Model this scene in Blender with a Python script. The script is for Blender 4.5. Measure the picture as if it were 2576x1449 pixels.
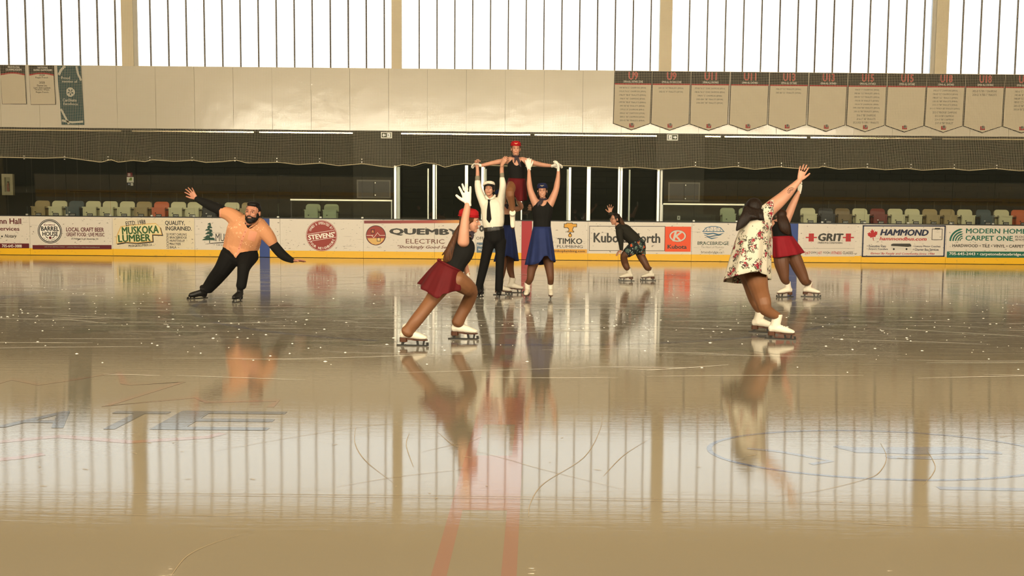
import bpy, bmesh, math, random
import numpy as np
from mathutils import Vector, Matrix

for _o in list(bpy.data.objects):
    bpy.data.objects.remove(_o, do_unlink=True)
SC = bpy.context.scene
COL = SC.collection
R = math.radians

# ------------------------------------------------------------------ camera
F = 2338.0                       # focal length in pixels of the 2576 x 1449 frame
PCX, PCY = 1343.0, 724.5         # principal point
CAM = Vector((0.205, -13.73, 1.29))
PITCH, ROLL = R(4.5), R(0.55)
CR = Matrix.Rotation(R(90) - PITCH, 3, 'X') @ Matrix.Rotation(ROLL, 3, 'Z')
cd = bpy.data.cameras.new('camera')
cd.sensor_width = 36.0
cd.lens = 36.0 * F / 2576.0
cd.shift_x = -(PCX - 1288.0) / 2576.0
cd.clip_end = 300
cam = bpy.data.objects.new('camera', cd)
COL.objects.link(cam)
cam.matrix_world = Matrix.Translation(CAM) @ CR.to_4x4()
SC.camera = cam

# ------------------------------------------------------------------ world, exposure
w = bpy.data.worlds.new('world'); SC.world = w
w.use_nodes = True
bg = w.node_tree.nodes['Background']
bg.inputs[0].default_value = (0.75, 0.86, 1.0, 1)
bg.inputs[1].default_value = 0.9
SC.view_settings.view_transform = 'Standard'
SC.view_settings.look = 'None'
SC.view_settings.gamma = 1.0
SC.view_settings.use_curve_mapping = False
SC.view_settings.exposure = -0.14
SC.cycles.max_bounces = 7
SC.cycles.diffuse_bounces = 3
SC.cycles.glossy_bounces = 4
SC.cycles.transparent_max_bounces = 24
SC.cycles.caustics_reflective = False
SC.cycles.caustics_refractive = False
SC.cycles.sample_clamp_indirect = 6.0

# light levels of the place
NEAR_WIN = (1.0, 0.88, 0.66); NEAR_WIN_S = 32.0      # sunlit translucent panels behind the camera
FAR_WIN = (0.84, 0.96, 1.0); FAR_WIN_S = 1.55       # daylight panels above the far wall
LAMP_C = (1.0, 0.72, 0.42); LAMP_W = 36.0          # high-bay lamps

# ------------------------------------------------------------------ places
Y_BOARD = 12.95                  # inner face of the far boards
Y_WALL = 19.70                   # far wall
Y_SEAT = 14.45
BOARD_H = 1.14
GLASS_T = 2.86
Z_WALL = 4.22                    # white cladding starts here
Z_WIN = 6.40                     # windows start here
Z_ROOF = 10.6

def ray(px, py):
    return CR @ Vector(((px - PCX) / F, -(py - PCY) / F, -1.0))
def at(px, py, Y):
    """point seen at a pixel on the vertical plane y = Y"""
    d = ray(px, py)
    return CAM + d * ((Y - CAM.y) / d.y)
def ice(px, py, z=0.0):
    d = ray(px, py)
    return CAM + d * ((z - CAM.z) / d.z)
CRI = CR.transposed()
def proj(p):
    q = CRI @ (Vector(p) - CAM)
    return (PCX - F * q.x / q.z, PCY + F * q.y / q.z)
def scale_at(Y):
    return F / (Y - CAM.y)

# ------------------------------------------------------------------ materials
def lin(c):
    return tuple((v / 12.92 if v <= 0.04045 else ((v + 0.055) / 1.055) ** 2.4) for v in c)
def hexc(h):
    return lin(tuple(int(h[i:i + 2], 16) / 255 for i in (0, 2, 4)))
MATS = {}
def mat(name, col, rough=0.6, metal=0.0, spec=0.4, noise=0.0, nscale=8.0, bump=0.0, bscale=40.0, emit=0.0, subs=0.0):
    """procedural principled material; col is an sRGB hex string"""
    if name in MATS: return MATS[name]
    m = bpy.data.materials.new(name); m.use_nodes = True
    nt = m.node_tree; b = nt.nodes['Principled BSDF']
    c = hexc(col)
    b.inputs['Base Color'].default_value = (*c, 1)
    b.inputs['Roughness'].default_value = rough
    b.inputs['Metallic'].default_value = metal
    b.inputs['Specular IOR Level'].default_value = spec
    if subs:
        b.inputs['Subsurface Weight'].default_value = subs
        b.inputs['Subsurface Radius'].default_value = (0.012, 0.005, 0.003)
    if emit:
        b.inputs['Emission Color'].default_value = (*c, 1)
        b.inputs['Emission Strength'].default_value = emit
    if noise or bump:
        tc = nt.nodes.new('ShaderNodeTexCoord')
    if noise:
        n = nt.nodes.new('ShaderNodeTexNoise'); n.inputs['Scale'].default_value = nscale
        n.inputs['Detail'].default_value = 5
        nt.links.new(tc.outputs['Object'], n.inputs['Vector'])
        mr = nt.nodes.new('ShaderNodeMapRange')
        mr.inputs['From Min'].default_value = 0.3; mr.inputs['From Max'].default_value = 0.7
        mr.inputs['To Min'].default_value = 1 - noise; mr.inputs['To Max'].default_value = 1 + noise
        nt.links.new(n.outputs['Fac'], mr.inputs['Value'])
        hs = nt.nodes.new('ShaderNodeHueSaturation'); hs.inputs['Color'].default_value = (*c, 1)
        nt.links.new(mr.outputs[0], hs.inputs['Value'])
        nt.links.new(hs.outputs[0], b.inputs['Base Color'])
    if bump:
        n2 = nt.nodes.new('ShaderNodeTexNoise'); n2.inputs['Scale'].default_value = bscale
        nt.links.new(tc.outputs['Object'], n2.inputs['Vector'])
        bp = nt.nodes.new('ShaderNodeBump'); bp.inputs['Strength'].default_value = bump
        bp.inputs['Distance'].default_value = 0.01
        nt.links.new(n2.outputs['Fac'], bp.inputs['Height'])
        nt.links.new(bp.outputs[0], b.inputs['Normal'])
    MATS[name] = m
    return m
def N(nt, t, **kw):
    n = nt.nodes.new(t)
    for k, v in kw.items(): setattr(n, k, v)
    return n
def math_n(nt, op, a, b=None, c=None):
    n = nt.nodes.new('ShaderNodeMath'); n.operation = op
    for i, v in enumerate((a, b, c)):
        if v is None: continue
        if hasattr(v, 'node'): nt.links.new(v, n.inputs[i])
        else: n.inputs[i].default_value = v
    return n.outputs[0]

# ------------------------------------------------------------------ object helpers
def tag(o, label=None, cat=None, group=None, kind=None):
    if label: o['label'] = label
    if cat: o['category'] = cat
    if group: o['group'] = group
    if kind: o['kind'] = kind
    return o
def empty(name, loc=(0, 0, 0)):
    o = bpy.data.objects.new(name, None); COL.objects.link(o)
    o.location = loc; o.empty_display_size = 0.1
    return o
def link(name, me, m=None, parent=None, loc=None):
    """links mesh as an object; world coordinates are kept under a located parent"""
    o = bpy.data.objects.new(name, me); COL.objects.link(o)
    if m is not None:
        if len(me.materials) == 0: me.materials.append(m)
    if parent is not None:
        o.parent = parent
        base = Vector((0, 0, 0)); p = parent
        while p is not None:
            base += p.location; p = p.parent
        o.location = (Vector(loc) if loc is not None else Vector((0, 0, 0))) - base
    elif loc is not None:
        o.location = loc
    return o
def mesh(name, verts, faces, smooth=False):
    me = bpy.data.meshes.new(name)
    me.from_pydata([tuple(v) for v in verts], [], faces)
    me.update()
    if smooth:
        me.polygons.foreach_set('use_smooth', [True] * len(me.polygons))
    return me
BOXF = [(0, 3, 2, 1), (4, 5, 6, 7), (0, 1, 5, 4), (1, 2, 6, 5), (2, 3, 7, 6), (3, 0, 4, 7)]
def box_v(x0, x1, y0, y1, z0, z1):
    return [(x0, y0, z0), (x1, y0, z0), (x1, y1, z0), (x0, y1, z0), (x0, y0, z1), (x1, y0, z1), (x1, y1, z1), (x0, y1, z1)]
def box(name, x0, x1, y0, y1, z0, z1, m, parent=None, bevel=0.0):
    me = mesh(name, box_v(x0, x1, y0, y1, z0, z1), BOXF)
    if bevel:
        bm = bmesh.new(); bm.from_mesh(me)
        bmesh.ops.bevel(bm, geom=list(bm.edges), offset=bevel, segments=2, affect='EDGES', profile=0.6)
        bm.to_mesh(me); bm.free()
    return link(name, me, m, parent)
class MB:
    def __init__(s): s.v = []; s.f = []
    def add(s, v, f):
        k = len(s.v); s.v += [tuple(p) for p in v]; s.f += [tuple(i + k for i in q) for q in f]
    def box(s, *a): s.add(box_v(*a), BOXF)
    def tube(s, pts, rad, n=6):
        pts = [Vector(p) for p in pts]
        k0 = len(s.v); m_ = len(pts)
        for i, p in enumerate(pts):
            t = (pts[min(i + 1, m_ - 1)] - pts[max(i - 1, 0)]).normalized()
            u = t.cross(Vector((0, 0, 1)))
            if u.length < 1e-4: u = t.cross(Vector((0, 1, 0)))
            u.normalize(); v = t.cross(u)
            r = rad[i] if isinstance(rad, (list, tuple)) else rad
            for j in range(n):
                a = 2 * math.pi * j / n
                s.v.append(tuple(p + u * (r * math.cos(a)) + v * (r * math.sin(a))))
        for i in range(m_ - 1):
            for j in range(n):
                a = k0 + i * n + j; b = k0 + i * n + (j + 1) % n
                s.f.append((a, b, b + n, a + n))
        s.f.append(tuple(k0 + j for j in range(n))[::-1])
        s.f.append(tuple(k0 + (m_ - 1) * n + j for j in range(n)))
    def build(s, name, m, parent=None, smooth=False):
        return link(name, mesh(name, s.v, s.f, smooth), m, parent)

# flat printing on a vertical plane facing the rink (-y) ---------------------------------
def flat_poly(name, pts, Y, m, parent, thick=0.0015):
    """pts = [(x, z)...] simple polygon; a thin printed film"""
    n = len(pts)
    a = sum(pts[i][0] * pts[(i + 1) % n][1] - pts[(i + 1) % n][0] * pts[i][1] for i in range(n))
    if a < 0: pts = pts[::-1]
    v = [(x, Y - thick, z) for x, z in pts]
    me = mesh(name, v, [tuple(range(n))])
    return link(name, me, m, parent)
def flat_ring(name, cx, cz, r0, r1, Y, m, parent, thick=0.0015, n=40, sx=1.0, sz=1.0):
    v = []; f = []
    for i in range(n):
        a = 2 * math.pi * i / n
        for r in (r0, r1):
            v.append((cx + r * math.cos(a) * sx, Y - thick, cz + r * math.sin(a) * sz))
    for i in range(n):
        j = (i + 1) % n
        f.append((2 * i, 2 * i + 1, 2 * j + 1, 2 * j))
    return link(name, mesh(name, v, f), m, parent)
def circle_pts(cx, cz, r, n=36, sx=1.0, sz=1.0):
    return [(cx + r * sx * math.cos(2 * math.pi * i / n), cz + r * sz * math.sin(2 * math.pi * i / n)) for i in range(n)]

_TXT = {}
def text_geom(s, bold=0.0, shear=0.0):
    """vertices (x, y) and faces of a line of lettering, box-normalised to 0..1 in both directions, plus its aspect"""
    key = (s, bold, shear)
    if key in _TXT: return _TXT[key]
    cu = bpy.data.curves.new('t', 'FONT'); cu.body = s; cu.size = 1.0
    cu.shear = shear; cu.resolution_u = 2; cu.fill_mode = 'FRONT'
    ob = bpy.data.objects.new('t', cu)
    me = bpy.data.meshes.new_from_object(ob)
    v = np.array([p.co[:2] for p in me.vertices]) if len(me.vertices) else np.zeros((1, 2))
    f = [tuple(p.vertices) for p in me.polygons]
    bpy.data.objects.remove(ob, do_unlink=True); bpy.data.curves.remove(cu); bpy.data.meshes.remove(me)
    if bold > .004:
        v0, f0, n0 = v, f, len(v); v = []; f = []; lay = []
        for q, (dx, dy) in enumerate(((0, 0), (bold, 0), (-bold, 0), (0, bold * .7), (0, -bold * .7))):
            lay += [q * .00025] * n0; v.append(v0 + np.array([dx, dy])); f += [tuple(i + q * n0 for i in t_) for t_ in f0]
        v = np.concatenate(v)
    else: lay = [0.0] * len(v)
    lo = v.min(0); hi = v.max(0); sz = np.maximum(hi - lo, 1e-6)
    g = ([(a, b, l) for (a, b), l in zip((v - lo) / sz, lay)], f, sz[0] / sz[1])
    _TXT[key] = g
    return g
def put_text(name, s, x0, x1, z0, z1, Y, m, parent, bold=0.0, shear=0.0, rot=0.0, thick=0.003):
    v, f, asp = text_geom(s, bold, shear)
    cx, cz = (x0 + x1) / 2, (z0 + z1) / 2
    c, sn = math.cos(rot), math.sin(rot)
    vv = []
    for a, b, l in v:
        dx, dz = (a - .5) * (x1 - x0), (b - .5) * (z1 - z0)
        vv.append((cx + dx * c - dz * sn, Y - thick - l, cz + dx * sn + dz * c))
    return link(name, mesh(name, vv, f), m, parent)
def arc_text(name, s, cx, cz, r, h, a0, a1, Y, m, parent, bold=0.02, inside=False, thick=0.003):
    """lettering along a circle from angle a0 to a1 (degrees, counter-clockwise from +x)"""
    mb = MB(); n = len(s)
    for i, ch in enumerate(s):
        if ch == ' ': continue
        a = R(a0 + (a1 - a0) * (i + .5) / n)
        v, f, asp = text_geom(ch, bold)
        wid = min(h * asp, abs(R(a1 - a0)) * r / n * 0.85)
        t = a - math.pi / 2 if not inside else a + math.pi / 2
        ox, oz = cx + r * math.cos(a), cz + r * math.sin(a)
        c, sn = math.cos(t), math.sin(t)
        mb.add([(ox + (p - .5) * wid * c - (q - .5) * h * sn, Y - thick - l, oz + (p - .5) * wid * sn + (q - .5) * h * c) for p, q, l in v], f)
    return mb.build(name, m, parent)
# =================================================================== THE HALL
rnd = random.Random(7)
# ---- ice
def ice_material(name, col, mixin=1.0):
    m = bpy.data.materials.new(name); m.use_nodes = True
    nt = m.node_tree; b = nt.nodes['Principled BSDF']
    geo = N(nt, 'ShaderNodeNewGeometry')
    def noise(scale, vec, detail=4, rough=0.6):
        mp = N(nt, 'ShaderNodeMapping'); mp.inputs['Scale'].default_value = vec
        nt.links.new(geo.outputs['Position'], mp.inputs['Vector'])
        n = N(nt, 'ShaderNodeTexNoise'); n.inputs['Scale'].default_value = scale
        n.inputs['Detail'].default_value = detail; n.inputs['Roughness'].default_value = rough
        nt.links.new(mp.outputs[0], n.inputs['Vector'])
        return n.outputs['Fac']
    sep = N(nt, 'ShaderNodeSeparateXYZ'); nt.links.new(geo.outputs['Position'], sep.inputs[0])
    # worn, skated band across the middle of the rink (shape of its own: noise edge)
    edge = noise(0.35, (1, 1, 1), 3)
    yy = math_n(nt, 'ADD', sep.outputs['Y'], math_n(nt, 'MULTIPLY', edge, 3.0))
    wear = math_n(nt, 'SMOOTH_MIN', math_n(nt, 'MULTIPLY_ADD', yy, 0.35, 1.55), 1.0, 0.3)
    wear = math_n(nt, 'MAXIMUM', wear, 0.0)
    s1 = noise(3.0, (0.25, 3.2, 1), 6, 0.75)
    s2 = noise(9.0, (0.10, 2.6, 1), 5, 0.7)
    s3 = noise(28.0, (0.5, 1.2, 1), 4, 0.7)
    streak = math_n(nt, 'SMOOTHSTEP' if False else 'MULTIPLY', s1, s2)
    hi = N(nt, 'ShaderNodeMapRange'); hi.inputs['From Min'].default_value = 0.27; hi.inputs['From Max'].default_value = 0.40
    nt.links.new(streak, hi.inputs['Value'])
    sp = N(nt, 'ShaderNodeMapRange'); sp.inputs['From Min'].default_value = 0.60; sp.inputs['From Max'].default_value = 0.70
    nt.links.new(s3, sp.inputs['Value'])
    scr = math_n(nt, 'MULTIPLY', math_n(nt, 'MAXIMUM', hi.outputs[0], sp.outputs[0]), wear)
    # colour: under-painted ice, snow-white where scraped
    c = hexc(col)
    mx = N(nt, 'ShaderNodeMix', data_type='RGBA')
    mx.inputs['A'].default_value = (*c, 1); mx.inputs['B'].default_value = (0.86, 0.86, 0.84, 1)
    nt.links.new(math_n(nt, 'MAXIMUM', math_n(nt, 'MULTIPLY', scr, 0.55), math_n(nt, 'MULTIPLY', wear, 0.16)), mx.inputs['Factor'])
    nt.links.new(mx.outputs['Result'], b.inputs['Base Color'])
    r = math_n(nt, 'MULTIPLY_ADD', scr, 0.12, 0.034)
    r = math_n(nt, 'MULTIPLY_ADD', wear, -0.004, r)
    nt.links.new(r, b.inputs['Roughness'])
    b.inputs['IOR'].default_value = 1.5
    b.inputs['Specular IOR Level'].default_value = 0.8
    h = math_n(nt, 'ADD', math_n(nt, 'MULTIPLY', s2, 0.6), math_n(nt, 'MULTIPLY', s1, 0.7))
    h = math_n(nt, 'ADD', h, math_n(nt, 'MULTIPLY', scr, 0.3))
    bp = N(nt, 'ShaderNodeBump'); bp.inputs['Strength'].default_value = 0.045; bp.inputs['Distance'].default_value = 0.01
    nt.links.new(h, bp.inputs['Height']); nt.links.new(bp.outputs[0], b.inputs['Normal'])
    MATS[name] = m
    return m
M_ICE = ice_material('ice', '7c7362')
floor = box('floor', -32, 32, -13.1, 13.05, -0.10, 0.0, M_ICE)
tag(floor, 'smooth glossy ice sheet with painted lines and skate marks', kind='structure')
M_ICE_RED = ice_material('ice_red_paint', '85675a')
M_ICE_RED2 = ice_material('ice_faint_red_paint', '866656')
M_ICE_BLUE = ice_material('ice_blue_paint', '565869')
M_ICE_BLUE2 = ice_material('ice_faint_blue_paint', '666772')
M_ICE_NAVY = ice_material('ice_navy_paint', '4b4a4c')
M_ICE_GREEN = ice_material('ice_green_paint', '6f6b56')
_ZL = [0.0003]
def next_z():
    _ZL[0] += 0.000012; return _ZL[0]
def ice_poly(name, pts, m, z=0.0012):
    z = next_z()
    n = len(pts)
    a = sum(pts[i][0] * pts[(i + 1) % n][1] - pts[(i + 1) % n][0] * pts[i][1] for i in range(n))
    if a < 0: pts = pts[::-1]
    return link(name, mesh(name, [(x, y, z) for x, y in pts], [tuple(range(n))]), m, floor)
def ice_band(name, pts, wid, m, z=0.0014):
    """painted stroke of a given width along points on the ice"""
    z = next_z(); pts = [Vector((p[0], p[1], 0)) for p in pts]; v = []; f = []
    for i, p in enumerate(pts):
        t = (pts[min(i + 1, len(pts) - 1)] - pts[max(i - 1, 0)]).normalized()
        u = Vector((-t.y, t.x, 0)); ww = wid[i] if isinstance(wid, (list, tuple)) else wid
        v += [(p + u * ww / 2 + Vector((0, 0, z))), (p - u * ww / 2 + Vector((0, 0, z)))]
    for i in range(len(pts) - 1): f.append((2 * i, 2 * i + 1, 2 * i + 3, 2 * i + 2))
    me = mesh(name, v, f)
    if me.polygons[0].normal.z < 0: me.flip_normals()
    return link(name, me, m, floor)
for sx in (-1, 1):
    ice_poly('painted_line', [(sx * 7.62 - .15, -12.9), (sx * 7.62 + .15, -12.9), (sx * 7.62 + .15, 12.9), (sx * 7.62 - .15, 12.9)], M_ICE_BLUE)
# centre line: two edge stripes with filled blocks between them
for sx in (-1, 1):
    ice_poly('painted_line', [(sx * .125 - .028, -12.9), (sx * .125 + .028, -12.9), (sx * .125 + .028, 12.9), (sx * .125 - .028, 12.9)], M_ICE_RED)
yb = [ice(1240, v).y for v in (1284, 1146, 1068, 1000, 950)]
yb = [yb[0] + 0.0, yb[1], yb[2], yb[3], yb[4]]
ice_poly('painted_line_block', [(-.097, yb[0]), (.097, yb[0]), (.097, yb[1]), (-.097, yb[1])], M_ICE_RED2)
ice_poly('painted_line_block', [(-.097, yb[2]), (.097, yb[2]), (.097, yb[3]), (-.097, yb[3])], M_ICE_RED2)
for k in range(26):
    y0 = yb[4] + 0.5 + k * 0.72
    if y0 < 12.4: ice_poly('painted_line_block', [(-.097, y0), (.097, y0), (.097, y0 + .36), (-.097, y0 + .36)], M_ICE_RED2)
ring = [(4.57 * math.cos(2 * math.pi * i / 96), 4.57 * math.sin(2 * math.pi * i / 96)) for i in range(97)]
ice_band('painted_circle', ring, 0.07, M_ICE_BLUE)
ring = [(0.16 * math.cos(2 * math.pi * i / 24), 0.16 * math.sin(2 * math.pi * i / 24)) for i in range(24)]
ice_poly('painted_spot', ring, M_ICE_BLUE)
def ice_line_px(name, pxs, wid, m): return ice_band(name, [ice(*p).xy for p in pxs], wid, m)
# red leaf-like outline and navy letters of the logo at the near left
ice_line_px('painted_logo_stroke', [(-40, 975), (30, 955), (100, 968), (190, 955), (300, 936), (312, 965), (330, 968), (460, 961), (265, 1022), (490, 1000), (520, 1012), (700, 1008), (680, 1024)], 0.05, M_ICE_RED2)
ice_line_px('painted_logo_stroke', [(-40, 1115), (150, 1098), (330, 1112), (520, 1100), (560, 1090)], 0.07, M_ICE_RED2)
ice_line_px('painted_logo_stroke', [(-40, 1160), (60, 1150), (110, 1142)], 0.07, M_ICE_RED2)
def ice_text(s, px0, px1, py0, py1, m, bold=0.01):
    a = ice(px0, py1); b = ice(px1, py1); c2 = ice((px0 + px1) / 2, py0)
    v, f, asp = text_geom(s, bold)
    x0, x1 = a.x, b.x; y0, y1 = (a.y + b.y) / 2, c2.y
    return link('painted_lettering', mesh('painted_lettering', [(x0 + p * (x1 - x0), y0 + q * (y1 - y0), 0.0012 + l * .3) for p, q, l in v], f), m, floor)
ice_text('A', -20, 160, 1034, 1076, M_ICE_NAVY)
ice_text('T', 196, 350, 1034, 1080, M_ICE_NAVY)
ice_text('E', 372, 672, 1034, 1082, M_ICE_NAVY)
# blue oval logo at the near right
oc = ice(2215, 1139); 
def oval(rx, ry, n=64): return [(oc.x + rx * math.cos(2 * math.pi * i / n), oc.y + ry * math.sin(2 * math.pi * i / n)) for i in range(n + 1)]
ice_band('painted_oval', oval(0.94, 0.53), 0.028, M_ICE_BLUE)
ice_line_px('painted_logo_stroke', [(1880, 1128), (1960, 1136), (2040, 1150), (2090, 1160), (2040, 1168)], 0.04, M_ICE_BLUE2)
ice_line_px('painted_logo_stroke', [(2100, 1122), (2150, 1132), (2300, 1134), (2430, 1132), (2520, 1140)], [0.05, 0.12, 0.16, 0.14, 0.05], M_ICE_BLUE2)
ice_line_px('painted_logo_stroke', [(2230, 1150), (2330, 1152), (2480, 1150)], 0.06, M_ICE_BLUE2)
ice_line_px('painted_logo_stroke', [(2360, 1228), (2576, 1232), (2700, 1232)], 0.05, M_ICE_BLUE2)
# dull green sponsor marks in the middle of the ice
for cxp, cyp, sg in ((430, 812, 1), (2170, 806, 1)):
    cc = ice(cxp, cyp)
    for k in range(5):
        pts = [(cc.x + (-1.0 + 2.0 * t / 10) * (1.0 - .08 * k), cc.y + 0.75 - .38 * k + 0.28 * math.cos(t / 10 * math.pi * 1.6 + k)) for t in range(11)]
        ice_band('painted_logo_stroke', pts, 0.20, M_ICE_GREEN)
ice_line_px('painted_logo_stroke', [(640, 872), (760, 862), (900, 866), (990, 856)], 0.16, M_ICE_GREEN)
ice_line_px('painted_logo_stroke', [(1760, 882), (1850, 876), (1950, 888), (2050, 880)], 0.16, M_ICE_GREEN)
ice_line_px('painted_logo_stroke', [(690, 768), (800, 773), (960, 768)], 0.34, M_ICE_RED2)
ice_line_px('painted_logo_stroke', [(1600, 768), (1720, 772), (1850, 764)], 0.34, M_ICE_RED2)
# skate cuts and shavings
M_CUT = mat('ice_cut', 'a08d6a', 0.35)
M_SNOW = mat('ice_shavings', 'f2efe6', 0.8)
mb = MB()
def cut(pxs, wid):
    n = len(pxs); P = [ice(*p) for p in pxs]
    # smooth through the points
    Q = []
    for i in range(n - 1):
        p0, p1, p2, p3 = P[max(i - 1, 0)], P[i], P[i + 1], P[min(i + 2, n - 1)]
        for t in range(6):
            t /= 6.0
            Q.append(0.5 * ((2 * p1) + (p2 - p0) * t + (2 * p0 - 5 * p1 + 4 * p2 - p3) * t * t + (3 * p1 - p0 - 3 * p2 + p3) * t ** 3))
    Q.append(P[-1]); v = []; f = []
    for i, p in enumerate(Q):
        t = (Q[min(i + 1, len(Q) - 1)] - Q[max(i - 1, 0)]).normalized()
        u = Vector((-t.y, t.x, 0)) * wid / 2 * (0.35 + 0.65 * math.sin(math.pi * min(max(i / (len(Q) - 1), .04), .96)))
        v += [p + u + Vector((0, 0, .0018)), p - u + Vector((0, 0, .0018))]
    for i in range(len(Q) - 1): f.append((2 * i, 2 * i + 1, 2 * i + 3, 2 * i + 2))
    mb.add(v, f)
for c_ in ([(895, 1075), (893, 1115), (920, 1160), (990, 1215)], [(1030, 1090), (1022, 1120), (1040, 1175)],
           [(1060, 1138), (1110, 1126), (1180, 1112), (1210, 1100)], [(1102, 1088), (1140, 1120), (1170, 1128)],
           [(1515, 1040), (1510, 1080), (1470, 1150), (1370, 1215), (1335, 1265), (1330, 1300)],
           [(1630, 1107), (1570, 1145), (1518, 1198)], [(2215, 1115), (2230, 1150), (2215, 1185), (2180, 1205), (2060, 1235), (1950, 1248)],
           [(2330, 1130), (2352, 1170), (2345, 1195), (2322, 1220)], [(1205, 1137), (1290, 1160), (1360, 1180), (1560, 1230)],
           [(430, 1449), (470, 1400), (530, 1370), (600, 1347)], [(540, 1135), (800, 1090), (1000, 1062)],
           [(0, 1290), (300, 1296), (760, 1300), (1000, 1302)], [(0, 1237), (600, 1243), (1300, 1250), (2000, 1262), (2576, 1276)],
           [(0, 1242), (700, 1249), (1400, 1257), (2200, 1271), (2576, 1280)], [(2070, 1310), (2300, 1325), (2576, 1330)], [(850, 1225), (1000, 1200), (1180, 1180)]):
    cut(c_, 0.0035)
for k in range(26):
    px = rnd.uniform(0, 2576); py = rnd.uniform(1090, 1290); l = rnd.uniform(5, 22)
    cut([(px, py), (px + l, py + rnd.uniform(-3, 3))], 0.006)
co = mb.build('skate_cuts', M_CUT, floor); tag(co, kind='stuff')
mb = MB()
for k in range(420):
    y = rnd.uniform(-6.5, 7.5); x = rnd.uniform(-11, 11); L = rnd.uniform(0.3, 1.9); a = rnd.gauss(0, 0.20); bend = rnd.gauss(0, .12)
    pts = [Vector((x + L * t * math.cos(a), y + L * t * math.sin(a) + bend * t * (1 - t) * L, 0.0020 + k * .000008)) for t in (0, .25, .5, .75, 1)]
    wd = rnd.uniform(.002, .007) * (1.0 + max(y + 4, 0) * .10); v = []; f = []
    for i, p in enumerate(pts):
        u = Vector((-math.sin(a), math.cos(a), 0)) * wd * (1 if 0 < i < 4 else .3)
        v += [p + u, p - u]
    for i in range(4): f.append((2 * i, 2 * i + 1, 2 * i + 3, 2 * i + 2))
    mb.add(v, f)
for k in range(900):
    if rnd.random() < .6:
        cx_, cy_ = rnd.choice([(-6, -2), (-8.5, 1), (-4, -4), (5, -3.5), (7.5, 0), (8, -4), (-2, 3), (3, 2), (0, -3)])
        x = rnd.gauss(cx_, 1.6); y = rnd.gauss(cy_, 1.0)
    else:
        x = rnd.uniform(-11, 11); y = rnd.uniform(-6, 8)
    r = rnd.uniform(.003, .010); h = r * .7; el = rnd.uniform(1, 2.4)
    v = [(x + r * el * math.cos(a), y + r * math.sin(a), 0.0) for a in (0, 1.26, 2.5, 3.77, 5.03)] + [(x, y, h)]
    mb.add(v, [(0, 1, 5), (1, 2, 5), (2, 3, 5), (3, 4, 5), (4, 0, 5)])
so = mb.build('ice_shavings', M_SNOW, floor); tag(so, kind='stuff')

# ---- concrete around the rink
M_CONC = mat('concrete_floor', '6a665c', 0.7, noise=.12)
o = box('floor_walkway_far', -34, 34, 13.05, 20.2, -0.10, 0.05, M_CONC); tag(o, kind='structure')
o = box('floor_walkway_near', -34, 34, -20.2, -13.1, -0.10, 0.0, M_CONC); tag(o, kind='structure')

# ---- far wall: dark block wall with paler piers
M_DARK = mat('dark_block_paint', '22251f', 0.9, noise=.10, nscale=2.0)
M_DARKB = mat('dark_wall_backing', '1a1c17', 0.85)
M_PIER = mat('pier_paint', '32332b', 0.75, noise=.05, nscale=2.0)
M_DPANEL = mat('dark_panel_paint', '1f221c', 0.85, noise=.06, nscale=2.0)
M_JOINT = mat('panel_joint', '3d3b31', 0.7)
wall = box('wall_far_lower', -34, 34, Y_WALL + .012, Y_WALL + .4, 0.05, Z_WALL, M_DARKB); tag(wall, kind='structure')
XL = at(0, 450, Y_WALL).x - 6.0; XR = at(2576, 450, Y_WALL).x + 6.0
xw = lambda px, py=430: at(px, py, Y_WALL).x
piers = [(xw(890), xw(1010)), (xw(1650), xw(1770))]
for a, b in piers:
    o = box('wall_pier', a, b, Y_WALL - .14, Y_WALL + .02, 0.05, Z_WALL - .02, M_PIER, wall)
niches = [(xw(343), xw(352)), (xw(2330), xw(2342))]
# blocks: right and centre singly, the rest joined
BH, BW = 0.205, 0.78
block_me = mesh('block', box_v(.004, BW - .004, 0, .03, .004, BH - .004), BOXF); block_me.materials.append(M_DARK)
cands = []
for r_ in range(int((Z_WALL - 0.2) / BH)):
    z = 0.2 + r_ * BH
    if z + BH > Z_WALL - .02: break
    x = XL - (BW / 2 if r_ % 2 else 0)
    while x < XR:
        mid = x + BW / 2
        if not any(a - BW * .5 < mid < b + BW * .5 for a, b in piers) and mid > xw(352):
            cands.append((x, z))
        x += BW
cands.sort(key=lambda c: (0 if 1.1 < c[1] < 2.6 and c[0] < XR - 5.5 else 1, -c[0]))
for x, z in cands[:290]:
    o = bpy.data.objects.new('block', block_me); COL.objects.link(o); o.parent = wall; o.location = (x, Y_WALL - .018 + rnd.uniform(-.003, .003), z)
mb = MB()
for x, z in cands[290:]: mb.box(x + .004, x + BW - .004, Y_WALL - .018, Y_WALL + .012, z + .004, z + BH - .004)
for a, b in piers:      # cut blocks beside the piers
    for r_ in range(int((Z_WALL - 0.2) / BH)):
        z = 0.2 + r_ * BH
        if z + BH > Z_WALL - .02: break
        mb.box(a - BW * .95, a - .004, Y_WALL - .014, Y_WALL + .012, z + .004, z + BH - .004)
        mb.box(b + .004, b + BW * .95, Y_WALL - .014, Y_WALL + .012, z + .004, z + BH - .004)
o = mb.build('block_courses', M_DARK, wall); tag(o, kind='stuff')
# smooth dark panels at the left end with pale joints
xs = [xw(v) for v in (-450, -380, -310, -240, -170, -100, -40, 18, 80, 137, 195, 252, 318, 343)]
for a, b in zip(xs[:-1], xs[1:]):
    box('wall_panel', a + .012, b - .012, Y_WALL - .02, Y_WALL + .012, .2, Z_WALL - .02, M_DPANEL, wall)
for a in xs[1:-1]:
    box('joint_strip', a - .012, a + .012, Y_WALL - .012, Y_WALL + .012, .2, Z_WALL - .02, M_JOINT, wall)
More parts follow.
